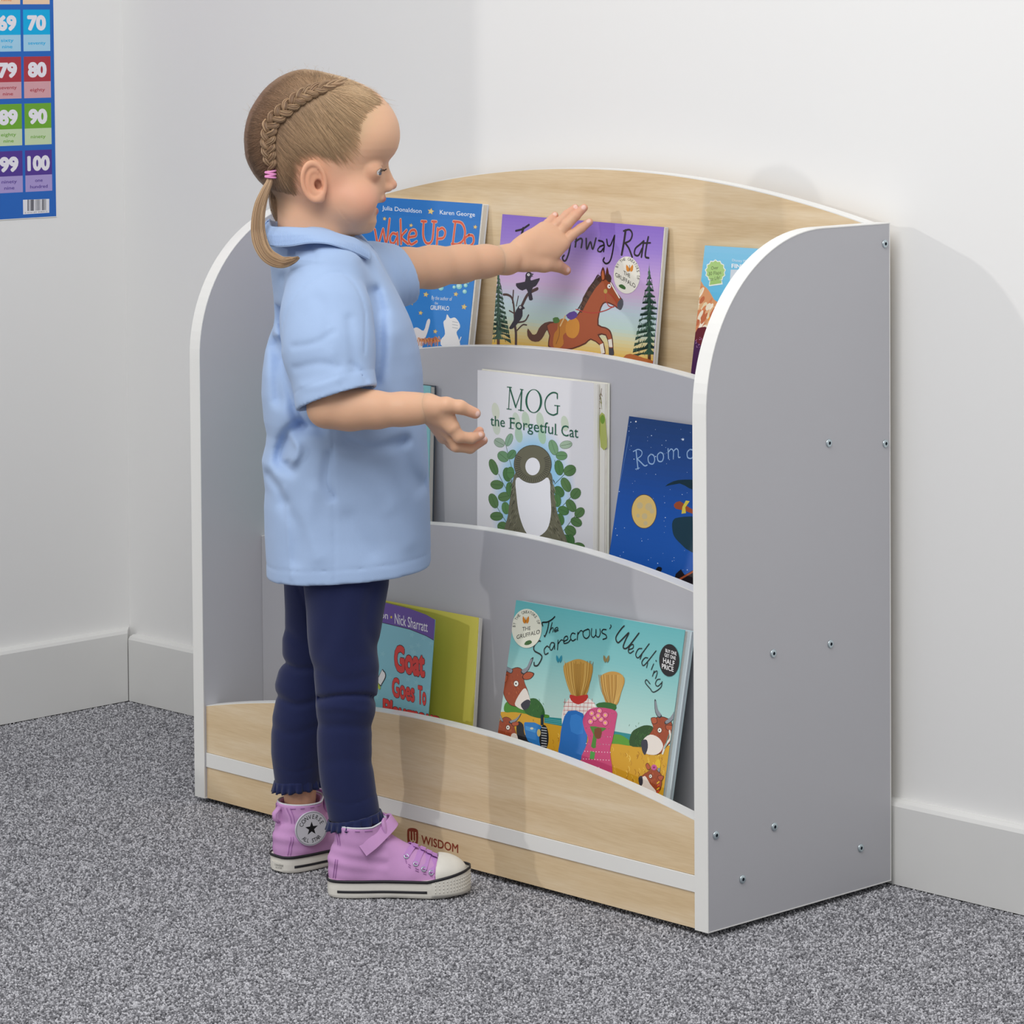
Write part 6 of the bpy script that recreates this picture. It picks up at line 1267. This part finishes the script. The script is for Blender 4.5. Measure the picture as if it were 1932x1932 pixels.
# round ankle patch with star on the inner side of the left shoe
def patch(on, W_, side, up, x0, z0, r=.0205):
    c = on(x0, z0, side, .0012); a = on(x0 - .01, z0, side, .0012); b = on(x0, z0 + .01, side, .0012); ux = (c - a) / np.linalg.norm(c - a) * (1 if side < 0 else 1); uy = b - c; uy -= ux * (uy @ ux); uy /= np.linalg.norm(uy)
    wc, wx, wy = W_(c)[0], W_(c + ux)[0] - W_(c)[0], W_(c + uy)[0] - W_(c)[0]; P = Plane(wc, wx if side < 0 else -wx, wy); A = Art(P, (0, 0, 1)); A.z = .0006
    circ = lambda r_, n=40: [(r_ * math.cos(2 * math.pi * i / n), r_ * math.sin(2 * math.pi * i / n)) for i in range(n)]
    V = [P.w(p, o_) for o_ in (-.0016, .0005) for p in circ(r)]; n = 40; pt = obj('ankle_patch', V, [tuple(range(n, 2 * n))] + [(i, (i + 1) % n, n + (i + 1) % n, n + i) for i in range(n)], M['lining'], up, label='round white patch with black star')
    A.raw(circ(r * .97), '#9a9ca6'); A.raw(circ(r * .92), '#d2d3da')
    A.raw([(r * .42 * (1 if i % 2 == 0 else .4) * math.sin(math.pi * i / 5), r * .42 * (1 if i % 2 == 0 else .4) * math.cos(math.pi * i / 5)) for i in range(10)], '#15151a')
    def ringtext(t, a0, a1, rad, size, flip):
        for i, ch in enumerate(t):
            if ch == ' ': continue
            a = math.radians(a0 + (a1 - a0) * i / (len(t) - 1)); p = np.array([rad * math.sin(a), rad * math.cos(a)]); tx = np.array([math.cos(a), -math.sin(a)]) * (-1 if flip else 1); ty = np.array([-tx[1], tx[0]]); Vg, Fg = glyphs(ch, .012); v0 = (Vg[:, 0].min() + Vg[:, 0].max()) / 2; A.z += A.step; base = A.n
            for x, y, k in Vg: A.V.append(P.w(p + tx * (x - v0) * size / .72 * .82 + ty * (y - .36) * size / .72, A.z + k * GZ))
            A.n += len(Vg)
            for f in Fg: A.F.append(tuple(k + base for k in f)); A.col.append(lin('#1c1c22'))
    ringtext('CONVERSE', -66, 66, r * .70, r * .26, False); ringtext('ALL STAR', 222, 138, r * .70, r * .24, True)
    A.build('patch_print', up, M['matte'])
patch(on2, WP2, -1, up2, .034, .0525)
# heel label and pull tab on the left shoe
q = WP2([(0, 0, 0)])[0]; hx = (WP2([(1, 0, 0)])[0] - q); hy = (WP2([(0, 1, 0)])[0] - q)
m = MB(); V = []
for z in (.0022, .0125):
    for k in range(9):
        a = math.radians(-38 + 76 * k / 8); V.append((.0225 - .0243 * math.cos(a), .0243 * math.sin(a), z))
lb = obj('heel_label', WP2(V), [(k, k + 1, 9 + k + 1, 9 + k) for k in range(8)], M['rubber'], up2, label='raised white rubber heel label'); s2 = lb.modifiers.new('solid', 'SOLIDIFY'); s2.thickness = .0008; s2.offset = 1
for t, z, hgt, wdt in (('CONVERSE', .0084, .0024, .0135), ('ALL STAR', .0056, .0018, .0100)):
    Vg, Fg = glyphs(t, 0); v0, v1 = Vg[:, 0].min(), Vg[:, 0].max(); V = []
    for x, y, _k in Vg:
        a = -((x - v0) / (v1 - v0) - .5) * wdt / .0252 - .30; V.append((.0225 - .0256 * math.cos(a), .0256 * math.sin(a), z + y / .72 * hgt))
    obj('heel_lettering', WP2(V), Fg, M['black'], up2)
V, F_ = tube([(.004, 0, .060), (-.0015, 0, .064), (-.0020, 0, .071), (.006, 0, .078)], [.0020] * 4, 8, ref=(0, 1, 0), flat=2.2); obj('pull_tab', WP2(V), F_, M['canvas'], up2, smooth=True)
for Wp, up in ((WP1, up1), (WP2, up2)):
    V, F_ = tube(Wp([( .0385 + .0282 * math.cos(a) * 1.0, .0282 * math.sin(a), .0815 + max(0, .35 * (.0385 + .0282 * math.cos(a) - .052))) for a in np.linspace(0, 2 * math.pi, 41)]), .0011, 6, caps=False); obj('lining_edge', V, F_, M['lining'], up, smooth=True)
